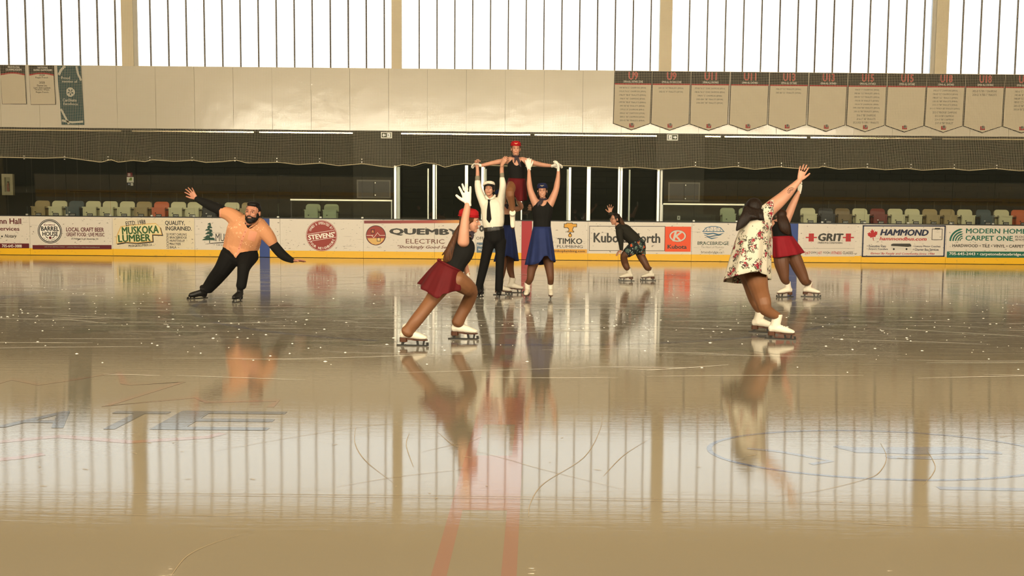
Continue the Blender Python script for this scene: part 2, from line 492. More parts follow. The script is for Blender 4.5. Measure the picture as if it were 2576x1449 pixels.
# service hatches in the piers
M_HATCHF = mat('hatch_frame', '6e6a5e', 0.5); M_HATCH = mat('hatch_leaf', '3f3d37', 0.45); M_BRASS = mat('bright_screw', 'd8d2c0', 0.3, metal=.6)
for (a, b, y0, y1, lab) in ((898, 983, 453, 498, 'dark double service hatch in the grey pier above the left counter rail'),
                            (1680, 1761, 459, 507, 'dark double service hatch in the grey pier above the right counter rail')):
    p0 = at(a, y1, Y_WALL - .14); p1 = at(b, y0, Y_WALL - .14)
    t = empty('service_hatch', ((p0.x + p1.x) / 2, Y_WALL - .14, p0.z)); tag(t, lab, 'hatch')
    fr = MB(); w_ = .05
    fr.box(p0.x, p1.x, Y_WALL - .17, Y_WALL - .13, p1.z - w_, p1.z); fr.box(p0.x, p1.x, Y_WALL - .17, Y_WALL - .13, p0.z, p0.z + w_)
    fr.box(p0.x, p0.x + w_, Y_WALL - .17, Y_WALL - .13, p0.z + w_, p1.z - w_); fr.box(p1.x - w_, p1.x, Y_WALL - .17, Y_WALL - .13, p0.z + w_, p1.z - w_)
    fr.build('frame', M_HATCHF, t)
    xm = (p0.x + p1.x) / 2
    for q, (u0, u1) in enumerate(((p0.x + w_, xm - .008), (xm + .008, p1.x - w_))):
        lf = box('leaf', u0, u1, Y_WALL - .162, Y_WALL - .132, p0.z + w_, p1.z - w_, M_HATCH, t)
        if q:
            for zz in (p0.z + .09, p1.z - .12):
                box('bolt', u0 + .03, u0 + .06, Y_WALL - .172, Y_WALL - .162, zz, zz + .035, M_BRASS, lf)

# ---- white clad upper wall
def clad_material():
    m = mat('white_cladding', 'e4dbc9', 0.17, spec=.85)
    nt = m.node_tree; b = nt.nodes['Principled BSDF']
    tc = N(nt, 'ShaderNodeNewGeometry'); n = N(nt, 'ShaderNodeTexNoise'); n.inputs['Scale'].default_value = 1.7; n.inputs['Detail'].default_value = 4
    nt.links.new(tc.outputs['Position'], n.inputs['Vector'])
    v = N(nt, 'ShaderNodeTexVoronoi'); v.inputs['Scale'].default_value = 3.4
    nt.links.new(tc.outputs['Position'], v.inputs['Vector'])
    mr = N(nt, 'ShaderNodeMapRange'); mr.inputs['From Max'].default_value = .10; mr.inputs['To Min'].default_value = 0; mr.inputs['To Max'].default_value = 1
    nt.links.new(v.outputs['Distance'], mr.inputs['Value'])
    h = math_n(nt, 'ADD', math_n(nt, 'MULTIPLY', mr.outputs[0], .25), n.outputs['Fac'])
    bp = N(nt, 'ShaderNodeBump'); bp.inputs['Strength'].default_value = .16; bp.inputs['Distance'].default_value = .05
    nt.links.new(h, bp.inputs['Height']); nt.links.new(bp.outputs[0], b.inputs['Normal'])
    return m
M_CLAD = clad_material()
M_CLADB = mat('cladding_joint', '8d8472', 0.7)
uw = box('wall_far_upper', -34, 34, Y_WALL + .01, Y_WALL + .4, Z_WALL, Z_WIN, M_CLADB); tag(uw, kind='structure')
PW = 1.378; x = xw(295, 250) - PW * 8
panel_me = mesh('wall_panel', box_v(.005, PW - .005, 0, .05, 0, Z_WIN - Z_WALL), BOXF); panel_me.materials.append(M_CLAD)
while x < XR + 1:
    o = bpy.data.objects.new('wall_panel', panel_me); COL.objects.link(o); o.parent = uw; o.location = (x, Y_WALL - .035, Z_WALL); x += PW
M_BLACKTRIM = mat('black_trim', '14130f', 0.5)
M_CREAM = mat('cream_metal', 'efe6c6', 0.18, metal=.75)
o = box('trim_1', XL - 1, XR + 1, Y_WALL - .06, Y_WALL + .02, Z_WALL - .075, Z_WALL, M_BLACKTRIM); tag(o, kind='structure')
brks = [-420, 308, 334, 640, 654, 980, 1006, 1334, 1345, 1660, 1712, 1812, 1822, 2028, 2038, 2342, 2368, 3000]
for a, b in zip(brks[::2], brks[1::2]):
    o = box('trim_2', xw(a, 330), xw(b, 330), Y_WALL - .09, Y_WALL - .03, Z_WALL - .118, Z_WALL - .076, M_CREAM); tag(o, kind='structure')

# ---- windows: translucent daylight panes between columns
M_PANE = bpy.data.materials.new('daylight_pane'); M_PANE.use_nodes = True
nt = M_PANE.node_tree; b_ = nt.nodes['Principled BSDF']
b_.inputs['Base Color'].default_value = (.8, .82, .84, 1); b_.inputs['Roughness'].default_value = .5
b_.inputs['Emission Color'].default_value = (*FAR_WIN, 1); b_.inputs['Emission Strength'].default_value = FAR_WIN_S
M_MULL = mat('window_mullion', '5b5048', 0.6)
M_COLU = mat('column_paint', 'e8d8b8', 0.5, noise=.03, nscale=1.5)
M_COLW = mat('column_flange', 'cfc8ba', 0.5)
YW = Y_WALL + .18
xp = lambda px: at(px, 120, Y_WALL).x
cols = [(307, 345), (983, 1013), (1657, 1692), (2344, 2383)]
mull = [(-360, 305, 14, 45.3), (343, 982, 374, 45.45), (1012, 1656, 1053, 45.0), (1690, 2342, 1735, 45.6), (2380, 3000, 2380, 45.6)]
WT = 9.5
for k, (a, b, m0, st) in enumerate(mull):
    wn = empty('window_%d' % (k + 1), (xp((a + b) / 2), YW, Z_WIN)); tag(wn, kind='structure')
    x0, x1 = xp(a) - .05, xp(b) + .05
    e = [x0]; m_ = m0
    while m_ < b - 4:
        if m_ > a + 4: e.append(xp(m_))
        m_ += st
    e.append(x1)
    if k == 0:
        e = [x0] + [xp(14 - 45.3 * q) for q in (8, 7, 6, 5, 4, 3, 2, 1)] + e[1:]
    for u, v_ in zip(e[:-1], e[1:]):
        box('pane', u + .003, v_ - .003, YW + .03, YW + .05, Z_WIN + .01, WT, M_PANE, wn)
    for u in e[1:-1]:
        box('mullion', u - .022, u + .022, YW - .02, YW + .03, Z_WIN, WT, M_MULL, wn)
    box('sill', x0, x1, Y_WALL - .02, YW + .06, Z_WIN - .012, Z_WIN + .012, M_COLU, wn)
for k, (a, b) in enumerate(cols):
    c = empty('steel_column', ((xp(a) + xp(b)) / 2, Y_WALL, Z_WIN)); tag(c, kind='structure')
    xa, xb = xp(a), xp(b)
    xa2, xb2 = (xa + .0, xb - .13) if k == 0 else ((xa + .13, xb) if k == 3 else (xa + .03, xb - .03))
    box('face', xa2, xb2, Y_WALL - .02, Y_WALL + .02, Z_WIN, Z_ROOF, M_COLU, c)
    box('web', (xa2 + xb2) / 2 - .02, (xa2 + xb2) / 2 + .02, Y_WALL + .02, Y_WALL + .30, Z_WIN, Z_ROOF, M_COLU, c)
    box('flange', xa2, xb2, Y_WALL + .30, Y_WALL + .34, Z_WIN, Z_ROOF, M_COLW, c)
    if k in (0, 3):
        xs_ = (xb2, xb) if k == 0 else (xa, xa2)
        box('side_plate', xs_[0], xs_[1], Y_WALL + .05, Y_WALL + .1, Z_WIN, Z_ROOF, M_COLW, c)
# ---- the rest of the hall, out of frame
M_WALLP = mat('hall_wall_paint', 'cdbd98', 0.7)
M_ROOF = mat('roof_deck', 'a08e66', 0.75)
o = box('wall_far_head', -34, 34, Y_WALL + .0, Y_WALL + .4, WT, Z_ROOF, M_WALLP); tag(o, kind='structure')
o = box('ceiling', -34, 34, -20.2, 20.2, Z_ROOF, Z_ROOF + .3, M_ROOF); tag(o, kind='structure')
for s_, nm in ((-1, 'wall_left'), (1, 'wall_right')):
    o = box(nm, min(s_ * 33.6, s_ * 34), max(s_ * 33.6, s_ * 34), -20.2, 20.2, 0, Z_ROOF, M_WALLP); tag(o, kind='structure')
NW0, NW1 = 5.0, 8.2
o = box('wall_near_lower', -34, 34, -20.2, -19.8, 0, NW0, mat('near_wall_dark', '35322b', .9)); tag(o, kind='structure')
o = box('wall_near_head', -34, 34, -20.2, -19.8, NW1, Z_ROOF, M_WALLP); tag(o, kind='structure')
M_NPANE = bpy.data.materials.new('sunlit_pane'); M_NPANE.use_nodes = True
b_ = M_NPANE.node_tree.nodes['Principled BSDF']
b_.inputs['Base Color'].default_value = (.8, .75, .65, 1); b_.inputs['Roughness'].default_value = .5
b_.inputs['Emission Color'].default_value = (*NEAR_WIN, 1); b_.inputs['Emission Strength'].default_value = NEAR_WIN_S
for k in range(5):
    x0 = -23.7 + k * 9.6
    wn = empty('window_%d' % (k + 6), (x0 + 4.4, -19.9, NW0)); tag(wn, kind='structure')
    box('pane', x0, x0 + 9.0, -19.95, -19.90, NW0, NW1, M_NPANE, wn)
    for q in range(1, 14): box('mullion', x0 + q * .643 - .02, x0 + q * .643 + .02, -19.9, -19.86, NW0, NW1, M_MULL, wn)
    o = box('wall_near_pier', x0 + 9.0, x0 + 9.6, -20.2, -19.8, NW0, NW1, M_COLU); tag(o, kind='structure')
for s_ in (-1, 1):
    o = box('wall_near_end', min(s_ * 24.3, s_ * 34), max(s_ * 24.3, s_ * 34), -20.2, -19.81, NW0, NW1, M_WALLP); tag(o, kind='structure')
# high-bay lamps under the roof
M_LAMPG = mat('lamp_lens', 'ffd9a0', .4, emit=5.0); M_LAMPB = mat('lamp_housing', '8a8a86', .4, metal=.7)
lamps = []
def lathe(prof, n=20):
    v = []; f = []
    for r, z in prof:
        for j in range(n):
            a = 2 * math.pi * j / n; v.append((r * math.cos(a), r * math.sin(a), z))
    for i in range(len(prof) - 1):
        for j in range(n):
            a = i * n + j; b = i * n + (j + 1) % n
            f.append((a, b, b + n, a + n))
    f.append(tuple(range(n))[::-1]); f.append(tuple((len(prof) - 1) * n + j for j in range(n)))
    return v, f
lv, lf_ = lathe([(.24, 0), (.26, .03), (.22, .16), (.10, .26), (.07, .42)])
shade_me = mesh('lamp_shade', lv, lf_, True); shade_me.materials.append(M_LAMPB)
lv, lf_ = lathe([(.20, -.012), (.22, -.004), (.22, .0)])
lens_me = mesh('lamp_lens', lv, lf_); lens_me.materials.append(M_LAMPG)
rod_me = mesh('hanger', box_v(-.012, .012, -.012, .012, .4, .98), BOXF); rod_me.materials.append(M_LAMPB)
ROWN = ['back row over the far boards', 'second row over the ice', 'third row over the ice', 'front row over the near boards']
ORD = ['first', 'second', 'third', 'fourth', 'fifth']
for ri, yy in enumerate((11.2, 3.8, -3.8, -11.2)):
    for ci, xx in enumerate((-20.0, -10.0, 0.3, 10.3, 20.3)):
        t = empty('high_bay_lamp', (xx, yy, Z_ROOF - .98))
        tag(t, 'round metal high-bay lamp, %s from the left in the %s' % (ORD[ci], ROWN[ri]), 'lamp', 'high-bay lamps under the roof')
        for me, nm in ((shade_me, 'lamp_shade'), (lens_me, 'lamp_lens'), (rod_me, 'hanger')):
            o = bpy.data.objects.new(nm, me); COL.objects.link(o); o.parent = t
        ld = bpy.data.lights.new('lamp_light', 'AREA'); ld.shape = 'DISK'; ld.size = .42; ld.energy = LAMP_W; ld.color = LAMP_C
        lo = bpy.data.objects.new('lamp_light', ld); COL.objects.link(lo); lo.parent = t; lo.location = (0, 0, -.03)
# =================================================================== BOARDS, ADVERTS, GLASS
# rows of the photograph along the boards, used to read heights off it
_bx = [0, 560, 680, 1090, 1320, 2010, 2576]
_bt = [535.6, 541.5, 545.6, 549.7, 554.5, 558.8, 562.4]
_bb = [635.3, 641.0, 643.6, 649.5, 654.0, 657.6, 664.8]
def bz(px, py):
    t = np.interp(px, _bx, _bt); b = np.interp(px, _bx, _bb)
    return BOARD_H * (b - py) / (b - t)
def bx(px): return at(px, 600 + (px - PCX) * .0096, Y_BOARD).x
def board_material(name, col, amount=1.0):
    m = mat(name, col, 0.38, spec=.45)
    nt = m.node_tree; b = nt.nodes['Principled BSDF']
    g = N(nt, 'ShaderNodeNewGeometry')
    def nz(scale, vec, d=4):
        mp = N(nt, 'ShaderNodeMapping'); mp.inputs['Scale'].default_value = vec
        nt.links.new(g.outputs['Position'], mp.inputs['Vector'])
        n = N(nt, 'ShaderNodeTexNoise'); n.inputs['Scale'].default_value = scale; n.inputs['Detail'].default_value = d
        nt.links.new(mp.outputs[0], n.inputs['Vector']); return n.outputs['Fac']
    a = nz(11, (1, 1, 2.2), 3); c = nz(2.0, (1, 1, 1), 2); s = nz(5.0, (.35, 1, 5.0), 5)
    r1 = N(nt, 'ShaderNodeMapRange'); r1.inputs['From Min'].default_value = .665; r1.inputs['From Max'].default_value = .70
    nt.links.new(math_n(nt, 'MULTIPLY_ADD', c, .12, math_n(nt, 'SUBTRACT', a, .06)), r1.inputs['Value'])
    r2 = N(nt, 'ShaderNodeMapRange'); r2.inputs['From Min'].default_value = .66; r2.inputs['From Max'].default_value = .73
    nt.links.new(s, r2.inputs['Value'])
    f = math_n(nt, 'MAXIMUM', r1.outputs[0], math_n(nt, 'MULTIPLY', r2.outputs[0], .5))
    mx = N(nt, 'ShaderNodeMix', data_type='RGBA'); cc = hexc(col)
    mx.inputs['A'].default_value = (*cc, 1); mx.inputs['B'].default_value = (.12, .10, .08, 1)
    nt.links.new(math_n(nt, 'MULTIPLY', f, .75 * amount), mx.inputs['Factor'])
    nt.links.new(mx.outputs['Result'], b.inputs['Base Color'])
    return m
M_BOARD = board_material('board_white', 'd9d1c5')
M_WOODAD = board_material('board_pale_wood_print', 'dcd0b4')
M_GREYAD = board_material('board_grey_print', 'd6cdc2', .6)
M_YELLOW = board_material('kickplate_yellow', 'ecb81c', .35)
M_CAP = mat('board_cap', '1d1c1a', 0.5)
M_SEAM = mat('board_seam', '6a6050', .8)
M_BLUEB = mat('board_blue', '1f3f86', .45); M_REDB = mat('board_red', 'a8151f', .45)
boards = empty('wall_boards', (0, Y_BOARD, 0)); tag(boards, 'white rink boards with yellow kickplate and dark cap', kind='structure')
box('board_backing', bx(-480), bx(3090), Y_BOARD + .03, Y_BOARD + .12, .01, BOARD_H - .02, M_SEAM, boards)
seams = [-490, -340, -132, 75, 283, 490, 653, 678, 705, 914, 1093, 1196, 1312, 1338, 1479, 1556, 1740, 1985, 2007, 2168, 2380, 2580, 2790, 3000, 3100]
for a, b in zip(seams[:-1], seams[1:]):
    x0, x1 = bx(a) + .003, bx(b) - .003
    col = M_BLUEB if a in (653, 1985) else (M_REDB if a == 1312 else M_BOARD)
    pnl = box('board_panel', x0, x1, Y_BOARD, Y_BOARD + .035, .20 if col is M_BOARD else .01, BOARD_H - .03, col, boards)
    if col is M_BOARD:
        box('kickplate', x0, x1, Y_BOARD, Y_BOARD + .035, .01, .20, M_YELLOW, pnl)
box('cap_rail', bx(-490), bx(3100), Y_BOARD, Y_BOARD + .16, BOARD_H - .03, BOARD_H, M_CAP, boards)
# near boards (behind and beside the camera) with a gate opening
nb = empty('wall_boards_near', (0, -12.95, 0)); tag(nb, 'near rink boards with open gate', kind='structure')
for a, b in ((-28, -2.2), (2.6, 28)):
    box('board_panel', a, b, -13.0, -12.95, .2, 1.07, M_BOARD, nb); box('kickplate', a, b, -13.0, -12.94, .01, .2, M_YELLOW, nb); box('cap_rail', a, b, -13.08, -12.94, 1.07, 1.1, M_CAP, nb)

# ---------------------------------------------------------------- adverts
YA = Y_BOARD - .0025
def ink(name, col): return mat('ink_' + name, col, .45, spec=.3)
I_MAR = ink('maroon', '5e1a22'); I_BLK = ink('black', '1b1a1c'); I_GRN = ink('green', '2f5a2c'); I_WHT = ink('white', 'f1ece2')
I_NAVY = ink('navy', '232a45'); I_RED = ink('red', 'b3262a'); I_GRY = ink('grey', '9a948a'); I_TEAL = ink('teal', '1f6655')
I_BRK = ink('brick', '963a32'); I_GOLD = ink('gold', 'dba13a'); I_ORG = ink('orange', 'e8552c'); I_SLATE = ink('slate', '5f7486')
I_CREAM = ink('cream', 'e6d9a8'); I_BROWN = ink('brown', '6a3a28'); I_BLU2 = ink('blue', '3f6b8a'); I_DK = ink('charcoal', '3c3a34'); I_SIL = ink('silver', 'cfcac0')
I_SAND = ink('sand', 'd9b06a'); I_DGRN = ink('deep_green', '24473a')
class Ad:
    def __init__(s, label, a, b, bgm=None, y0=None, y1=None):
        s.t = empty('advert_panel', (bx((a + b) / 2), YA, .21)); tag(s.t, label, 'advert')
        s.n = 0
        if bgm is not None:
            t = y0 if y0 else float(np.interp((a + b) / 2, _bx, _bt)) + 4
            bt = y1 if y1 else float(np.interp((a + b) / 2, _bx, _bb)) - 19
            s.poly('sheet', [(a, t), (b, t), (b, bt), (a, bt)], bgm, lvl=-.0008)
    def y(s, lvl): return YA - lvl
    def poly(s, name, pts, m, lvl=0.0):
        return flat_poly(name, [(bx(p[0]), bz(p[0], p[1])) for p in pts], s.y(lvl), m, s.t)
    def rect(s, name, a, b, y0, y1, m, lvl=0.0):
        return s.poly(name, [(a, y0), (b, y0), (b, y1), (a, y1)], m, lvl)
    def frame(s, name, a, b, y0, y1, w_, m, lvl=0.0):
        mb = MB()
        for q in ((a, b, y0, y0 + w_), (a, b, y1 - w_, y1), (a, a + w_, y0, y1), (b - w_, b, y0, y1)):
            v = [(bx(q[0]), YA - .0015 - lvl, bz(q[0], q[3])), (bx(q[1]), YA - .0015 - lvl, bz(q[1], q[3])), (bx(q[1]), YA - .0015 - lvl, bz(q[1], q[2])), (bx(q[0]), YA - .0015 - lvl, bz(q[0], q[2]))]
            mb.add(v, [(0, 1, 2, 3)])
        return mb.build(name, m, s.t)
    def disc(s, name, cx, cy, r, m, lvl=0.0, sx=1, sz=1):
        k = 1 / 87.6
        return flat_poly(name, circle_pts(bx(cx), bz(cx, cy), r * k, 40, sx, sz), s.y(lvl), m, s.t)
    def ring(s, name, cx, cy, r0, r1, m, lvl=0.0, sx=1, sz=1):
        k = 1 / 87.6
        return flat_ring(name, bx(cx), bz(cx, cy), r0 * k, r1 * k, s.y(lvl), m, s.t, sx=sx, sz=sz)
    def text(s, t, a, b, y0, y1, m, bold=0.012, shear=0.0, rot=0.0, lvl=.0012):
        c = (a + b) / 2
        z0, z1 = bz(c, y1), bz(c, y0)
        return put_text('lettering', t, bx(a), bx(b), z0, z1, YA - lvl, m, s.t, bold, shear, rot)
    def arc(s, t, cx, cy, r, h, a0, a1, m, inside=False, lvl=.0012, bold=.02):
        k = 1 / 87.6
        return arc_text('lettering', t, bx(cx), bz(cx, cy), r * k, h * k, a0, a1, YA - lvl, m, s.t, bold, inside)
    def stroke(s, name, pts, wpx, m, lvl=0.0):
        P = [Vector((bx(p[0]), 0, bz(p[0], p[1]))) for p in pts]; v = []; f = []
        for i, p in enumerate(P):
            t = (P[min(i + 1, len(P) - 1)] - P[max(i - 1, 0)]).normalized()
            u = Vector((-t.z, 0, t.x)) * ((wpx[i] if isinstance(wpx, (list, tuple)) else wpx) / 87.6 / 2)
            for q in (p + u, p - u): v.append((q.x, YA - .0015 - lvl, q.z))
        for i in range(len(P) - 1): f.append((2 * i, 2 * i + 1, 2 * i + 3, 2 * i + 2))
        return link(name, mesh(name, v, f), m, s.t)

A = Ad('white board advert cut by the left picture edge with maroon phone bar', -60, 74)
A.text('nn Hall', 0, 54.6, 544, 558, I_MAR, .02); A.text('Services', -7, 49.5, 564.5, 575, I_MAR, .015)
A.disc('bullet', 5, 589, 2, I_BLK); A.text('Notary', 12, 42, 584, 595, I_BLK, .01, .25)
A.rect('bar', -60, 72.5, 607, 619, I_MAR); A.text('705-645-3888', 4, 54, 609.3, 616.8, I_WHT, .012, lvl=.002)

A = Ad('white board advert with round black badge and maroon beer slogan', 80, 283)
A.disc('badge', 125.8, 576.5, 30.5, I_BLK); A.ring('badge_ring', 125.8, 576.5, 27.8, 28.8, I_WHT, .0006); A.disc('badge_face', 125.8, 576.5, 25.5, I_WHT, .0010)
A.text('BRACEBRIDGE', 111, 140, 558.5, 562.6, I_MAR, .03, lvl=.002); A.text('BARREL', 104, 149, 564.2, 575.6, I_BLK, .035, lvl=.002); A.text('HOUSE', 107, 146, 577.2, 588.6, I_BLK, .035, lvl=.002)
A.disc('seal', 126.3, 592.7, 3.4, I_MAR, .0014); A.stroke('sprig', [(115, 589.5), (118, 592), (121, 593.5)], 2, I_BLK, .0014); A.stroke('sprig', [(137, 589.5), (134, 592), (131, 593.5)], 2, I_BLK, .0014)
A.arc('LAKE OF BAYS BREWING CO', 125.8, 576.5, 22.5, 3, 222, 318, I_BLK, True, .002); A.stroke('arc_line', [(112, 556.5), (120, 553.6), (132, 553.6), (140, 556.5)], .8, I_BLK, .0014)
A.text('LOCAL CRAFT BEER', 167, 262, 567, 577.5, I_MAR, .025); A.text('GREAT FOOD · LIVE MUSIC', 167, 263, 580, 589.4, I_MAR, .022)
A.text('275 Wellington St. #13. Bracebridge, ON', 179, 247, 593.5, 598.6, I_BLK, .01)
A.rect('bar', 81, 280, 611, 621.7, I_MAR); A.text('LAKE OF BAYS BREWING COMPANY  |  LAKEOFBAYSBREWING.CA/BRACEBRIDGE-BARRELHOUSE', 111, 250, 614.4, 618.4, I_GRY, .0, lvl=.002)

A = Ad('pale wood-print board advert with arched green lumber lettering', 285, 489, M_WOODAD)
A.text('ESTD. 1988', 317, 367, 550, 561, I_BLK, .015, rot=R(6))
sh = lambda dx, dy, g: [(298 - g + dx, 583 - g + dy), (306 - g + dx, 566 - g + dy), (334 + dx, 562 - g + dy), (392 + dx, 558 - g + dy), (401 + g + dx, 566 + dy), (406 + g + dx, 584 + g + dy), (383 + dx, 583 + g + dy), (382 + g + dx, 600 + g + dy), (345 + dx, 604 + g + dy), (315 + dx, 602 + g + dy), (294 - g + dx, 606 + g + dy), (294 - g + dx, 592 + dy)]
A.poly('logo_shadow', sh(2.5, 2.5, 2), I_BLK, -.0003); A.poly('logo_outline', sh(0, 0, 2), I_SAND, .0003); A.poly('logo_field', sh(0, 0, 0), I_CREAM, .0008)
A.text('MUSKOKA', 307, 400, 563.5, 583.5, I_GRN, .04, rot=R(3.0), lvl=.002); A.text('LUMBER', 297, 379, 584.5, 603, I_GRN, .04, rot=R(2.5), lvl=.002)
A.text('MUSKOKALUMBER.CA', 323, 382, 608.5, 615, I_BLK, .012, rot=R(4))
A.text('QUALITY,', 416, 466, 550.5, 563, I_BLK, .022); A.text('INGRAINED.', 417, 483, 564.5, 575, I_BLK, .022)
A.text('LOCATIONS', 402, 441, 597.5, 603.5, I_BLK, .01, rot=R(90))
for t, w_, y in (('PORT CARLING', 43, 584.5), ('BRACEBRIDGE', 43, 592.3), ('HUNTSVILLE', 37, 600.3), ('MACTIER', 28, 608.6), ('BALA', 16, 616.6)):
    A.text(t, 427, 427 + w_, y - 2.9, y + 2.9, I_BLK, .015)

A = Ad('white board advert with dark pine tree beside the man in the salmon shirt', 492, 652)
A.stroke('tree_trunk', [(527, 606), (527.5, 585), (527.5, 560)], [2, 1.6, .8], I_DGRN)
rr = random.Random(5)
for k in range(15):
    y = 558 + k * 3.0; w_ = 3.5 + k * .95 + rr.uniform(-2, 2)
    for s_ in (-1, 1):
        if rr.random() < .9 and k < 14:
            ww = w_ * rr.uniform(.7, 1.15)
            A.poly('bough', [(527, y - 1.5), (527 + s_ * ww * .6, y - 2.0 + rr.uniform(-1, 1)), (527 + s_ * ww, y + 1.5), (527 + s_ * ww * .7, y + 2.4), (527, y + 2.0)], I_DGRN, .0002 * (k % 3))
A.text('MUS', 542.6, 572, 582.5, 602, I_BLK, .004); A.stroke('swoosh', [(516, 609), (535, 606.5), (560, 605.2), (600, 605.4), (640, 607)], [.6, 1.8, 2.2, 1.8, .6], I_BLK)
A.text('TURF & PA', 543, 566, 609.5, 613, I_BLK, .01)

A = Ad('white board advert with a single round brick-red badge and tilted name', 706, 912)
A.disc('badge', 809, 590.5, 39, I_BRK); A.ring('badge_ring', 809, 590.5, 37.2, 37.9, I_WHT, .0006)
A.arc('OWNED & OPERATED BY', 809, 590.5, 31.5, 6.2, 158, 32, I_WHT, False, .002); A.arc('YOUR NEIGHBOURS', 809, 590.5, 31.5, 6.2, 207, 345, I_WHT, True, .002)
A.stroke('rule', [(773, 587), (842, 576.5)], 1, I_WHT, .0006); A.stroke('rule', [(774, 605), (845, 594)], 1, I_WHT, .0006)
A.text("STEVENS'", 775, 843, 584.5, 597.5, I_WHT, .045, rot=R(8), lvl=.002)

A = Ad('white board advert with fading red-to-gold top bar and electric circle logo', 915, 1195)
def ramp_mat():
    m = bpy.data.materials.new('ink_red_gold_fade'); m.use_nodes = True; nt = m.node_tree; b = nt.nodes['Principled BSDF']; b.inputs['Roughness'].default_value = .45
    g = N(nt, 'ShaderNodeNewGeometry'); s = N(nt, 'ShaderNodeSeparateXYZ'); nt.links.new(g.outputs['Position'], s.inputs[0])
    r = N(nt, 'ShaderNodeMapRange'); r.inputs['From Min'].default_value = bx(916); r.inputs['From Max'].default_value = bx(1200); nt.links.new(s.outputs['X'], r.inputs['Value'])
    c = N(nt, 'ShaderNodeValToRGB'); c.color_ramp.elements[0].color = (*hexc('74191f'), 1); c.color_ramp.elements[1].color = (*hexc('e9b04a'), 1)
    e = c.color_ramp.elements.new(.6); e.color = (*hexc('a23a2c'), 1)
    nt.links.new(r.outputs[0], c.inputs['Fac']); nt.links.new(c.outputs['Color'], b.inputs['Base Color']); return m
A.rect('top_bar', 916, 1194, 553, 560.5, ramp_mat())
A.disc('badge_rim', 945.6, 590, 25, I_BLK); A.disc('badge', 945.6, 590, 23.6, I_BRK, .0006); A.poly('badge_gold', [(924, 597), (967, 597), (963, 604), (955, 611), (945, 613.3), (936, 611), (928, 604)], I_SAND, .0010)
A.stroke('sine_line', [(922, 590), (939, 590)], 1, I_WHT, .0014); A.stroke('sine_wave', [(935, 590), (940, 596), (945, 590), (950, 583), (955, 590), (969, 590)], 1, I_WHT, .0014)
A.frame('letter_frame', 933, 942.5, 575, 585.5, 1.2, I_BLK, .0014); A.text('A', 935, 940.5, 577.3, 583.3, I_SAND, .02, lvl=.0024)
A.frame('letter_frame', 948, 957.5, 594.5, 605, 1.2, I_BLK, .0014); A.text('E', 950, 955.5, 596.8, 602.8, I_CREAM, .02, lvl=.0024)
A.text('QUEMBY', 979, 1158, 573, 591.5, I_DK, .055); A.text('ELECTRIC', 1021, 1118, 599.5, 611, I_BROWN, .0)
A.text('"Shockingly Good Service"', 1000, 1160, 615.5, 625.5, I_BROWN, .014, .3)

A = Ad('white board advert with slate-blue bar half hidden behind the white-shirted man', 1197, 1311)
A.text('oi', 1205, 1222, 561, 583, I_DK, .07); A.text('OFF', 1193 + 5, 1217, 595, 602.5, I_DK, .0)
A.rect('bar', 1199, 1247, 609.5, 635, I_SLATE); A.text('From', 1201, 1215, 613.5, 620, I_WHT, .01, lvl=.002); A.text("We'", 1203, 1213, 624, 630, I_WHT, .01, lvl=.002)

A = Ad('white board advert with gold dripping tap logo and gold web bar', 1376, 1478)
A.poly('pipe', [(1418, 563), (1424, 563), (1424, 561), (1440, 561), (1440, 563), (1451, 563), (1451, 572), (1443, 572), (1441, 578), (1441, 581), (1444, 581), (1444, 585), (1427, 585), (1427, 581), (1430, 581), (1430, 577), (1427, 574), (1418, 574)], I_BLK)
A.poly('pipe_fill', [(1419.5, 564.3), (1425.2, 564.3), (1425.2, 562.4), (1438.7, 562.4), (1438.7, 564.3), (1449.6, 564.3), (1449.6, 570.7), (1442, 570.7), (1439.6, 577), (1439.6, 582.2), (1442.6, 582.2), (1442.6, 583.7), (1428.4, 583.7), (1428.4, 582.2), (1431.4, 582.2), (1431.4, 576), (1428, 572.6), (1419.5, 572.6)], I_GOLD, .0006)
A.disc('drop', 1434, 592.5, 4.8, I_BLK); A.poly('drop_tip', [(1430, 590), (1434, 584.5), (1438, 590)], I_BLK); A.disc('drop_fill', 1434, 592.5, 3.6, I_GOLD, .0006)
A.text('TIMKO', 1402, 1465, 599.5, 614, I_DK, .03); A.text('PLUMBING', 1401.5, 1466, 617, 624, I_DK, -.005)
A.rect('bar', 1378, 1477, 627, 637, I_GOLD); A.text('timkoplumbing.com', 1390, 1472, 628.6, 636, I_BLK, .012, lvl=.002)

A = Ad('board advert with thin black frame and orange square, behind the crouching skater', 1482, 1739)
A.frame('frame', 1482, 1673, 568.6, 630.7, 1.3, I_DK); A.text('Kubota North', 1493, 1661, 586, 610.5, I_DK, .03)
A.rect('orange_square', 1673, 1738, 569.7, 632, I_ORG); A.disc('logo_oval', 1704.5, 593, 21.5, I_DK, .0006, 1, .70); A.disc('logo_oval_rim', 1704.5, 593, 20.7, I_SIL, .0010, 1, .70); A.disc('logo_oval_field', 1704.5, 593, 17, I_ORG, .0014, 1, .66)
A.stroke('logo_k', [(1694, 606), (1700, 580)], 5.5, I_SIL, .0020); A.stroke('logo_k', [(1698, 595), (1716, 581.5)], 4.5, I_SIL, .0024); A.stroke('logo_k', [(1700, 593), (1713, 606)], 4.5, I_SIL, .0027)
A.text('Kubota', 1679.5, 1728, 614.7, 625, I_DK, .035, lvl=.002)

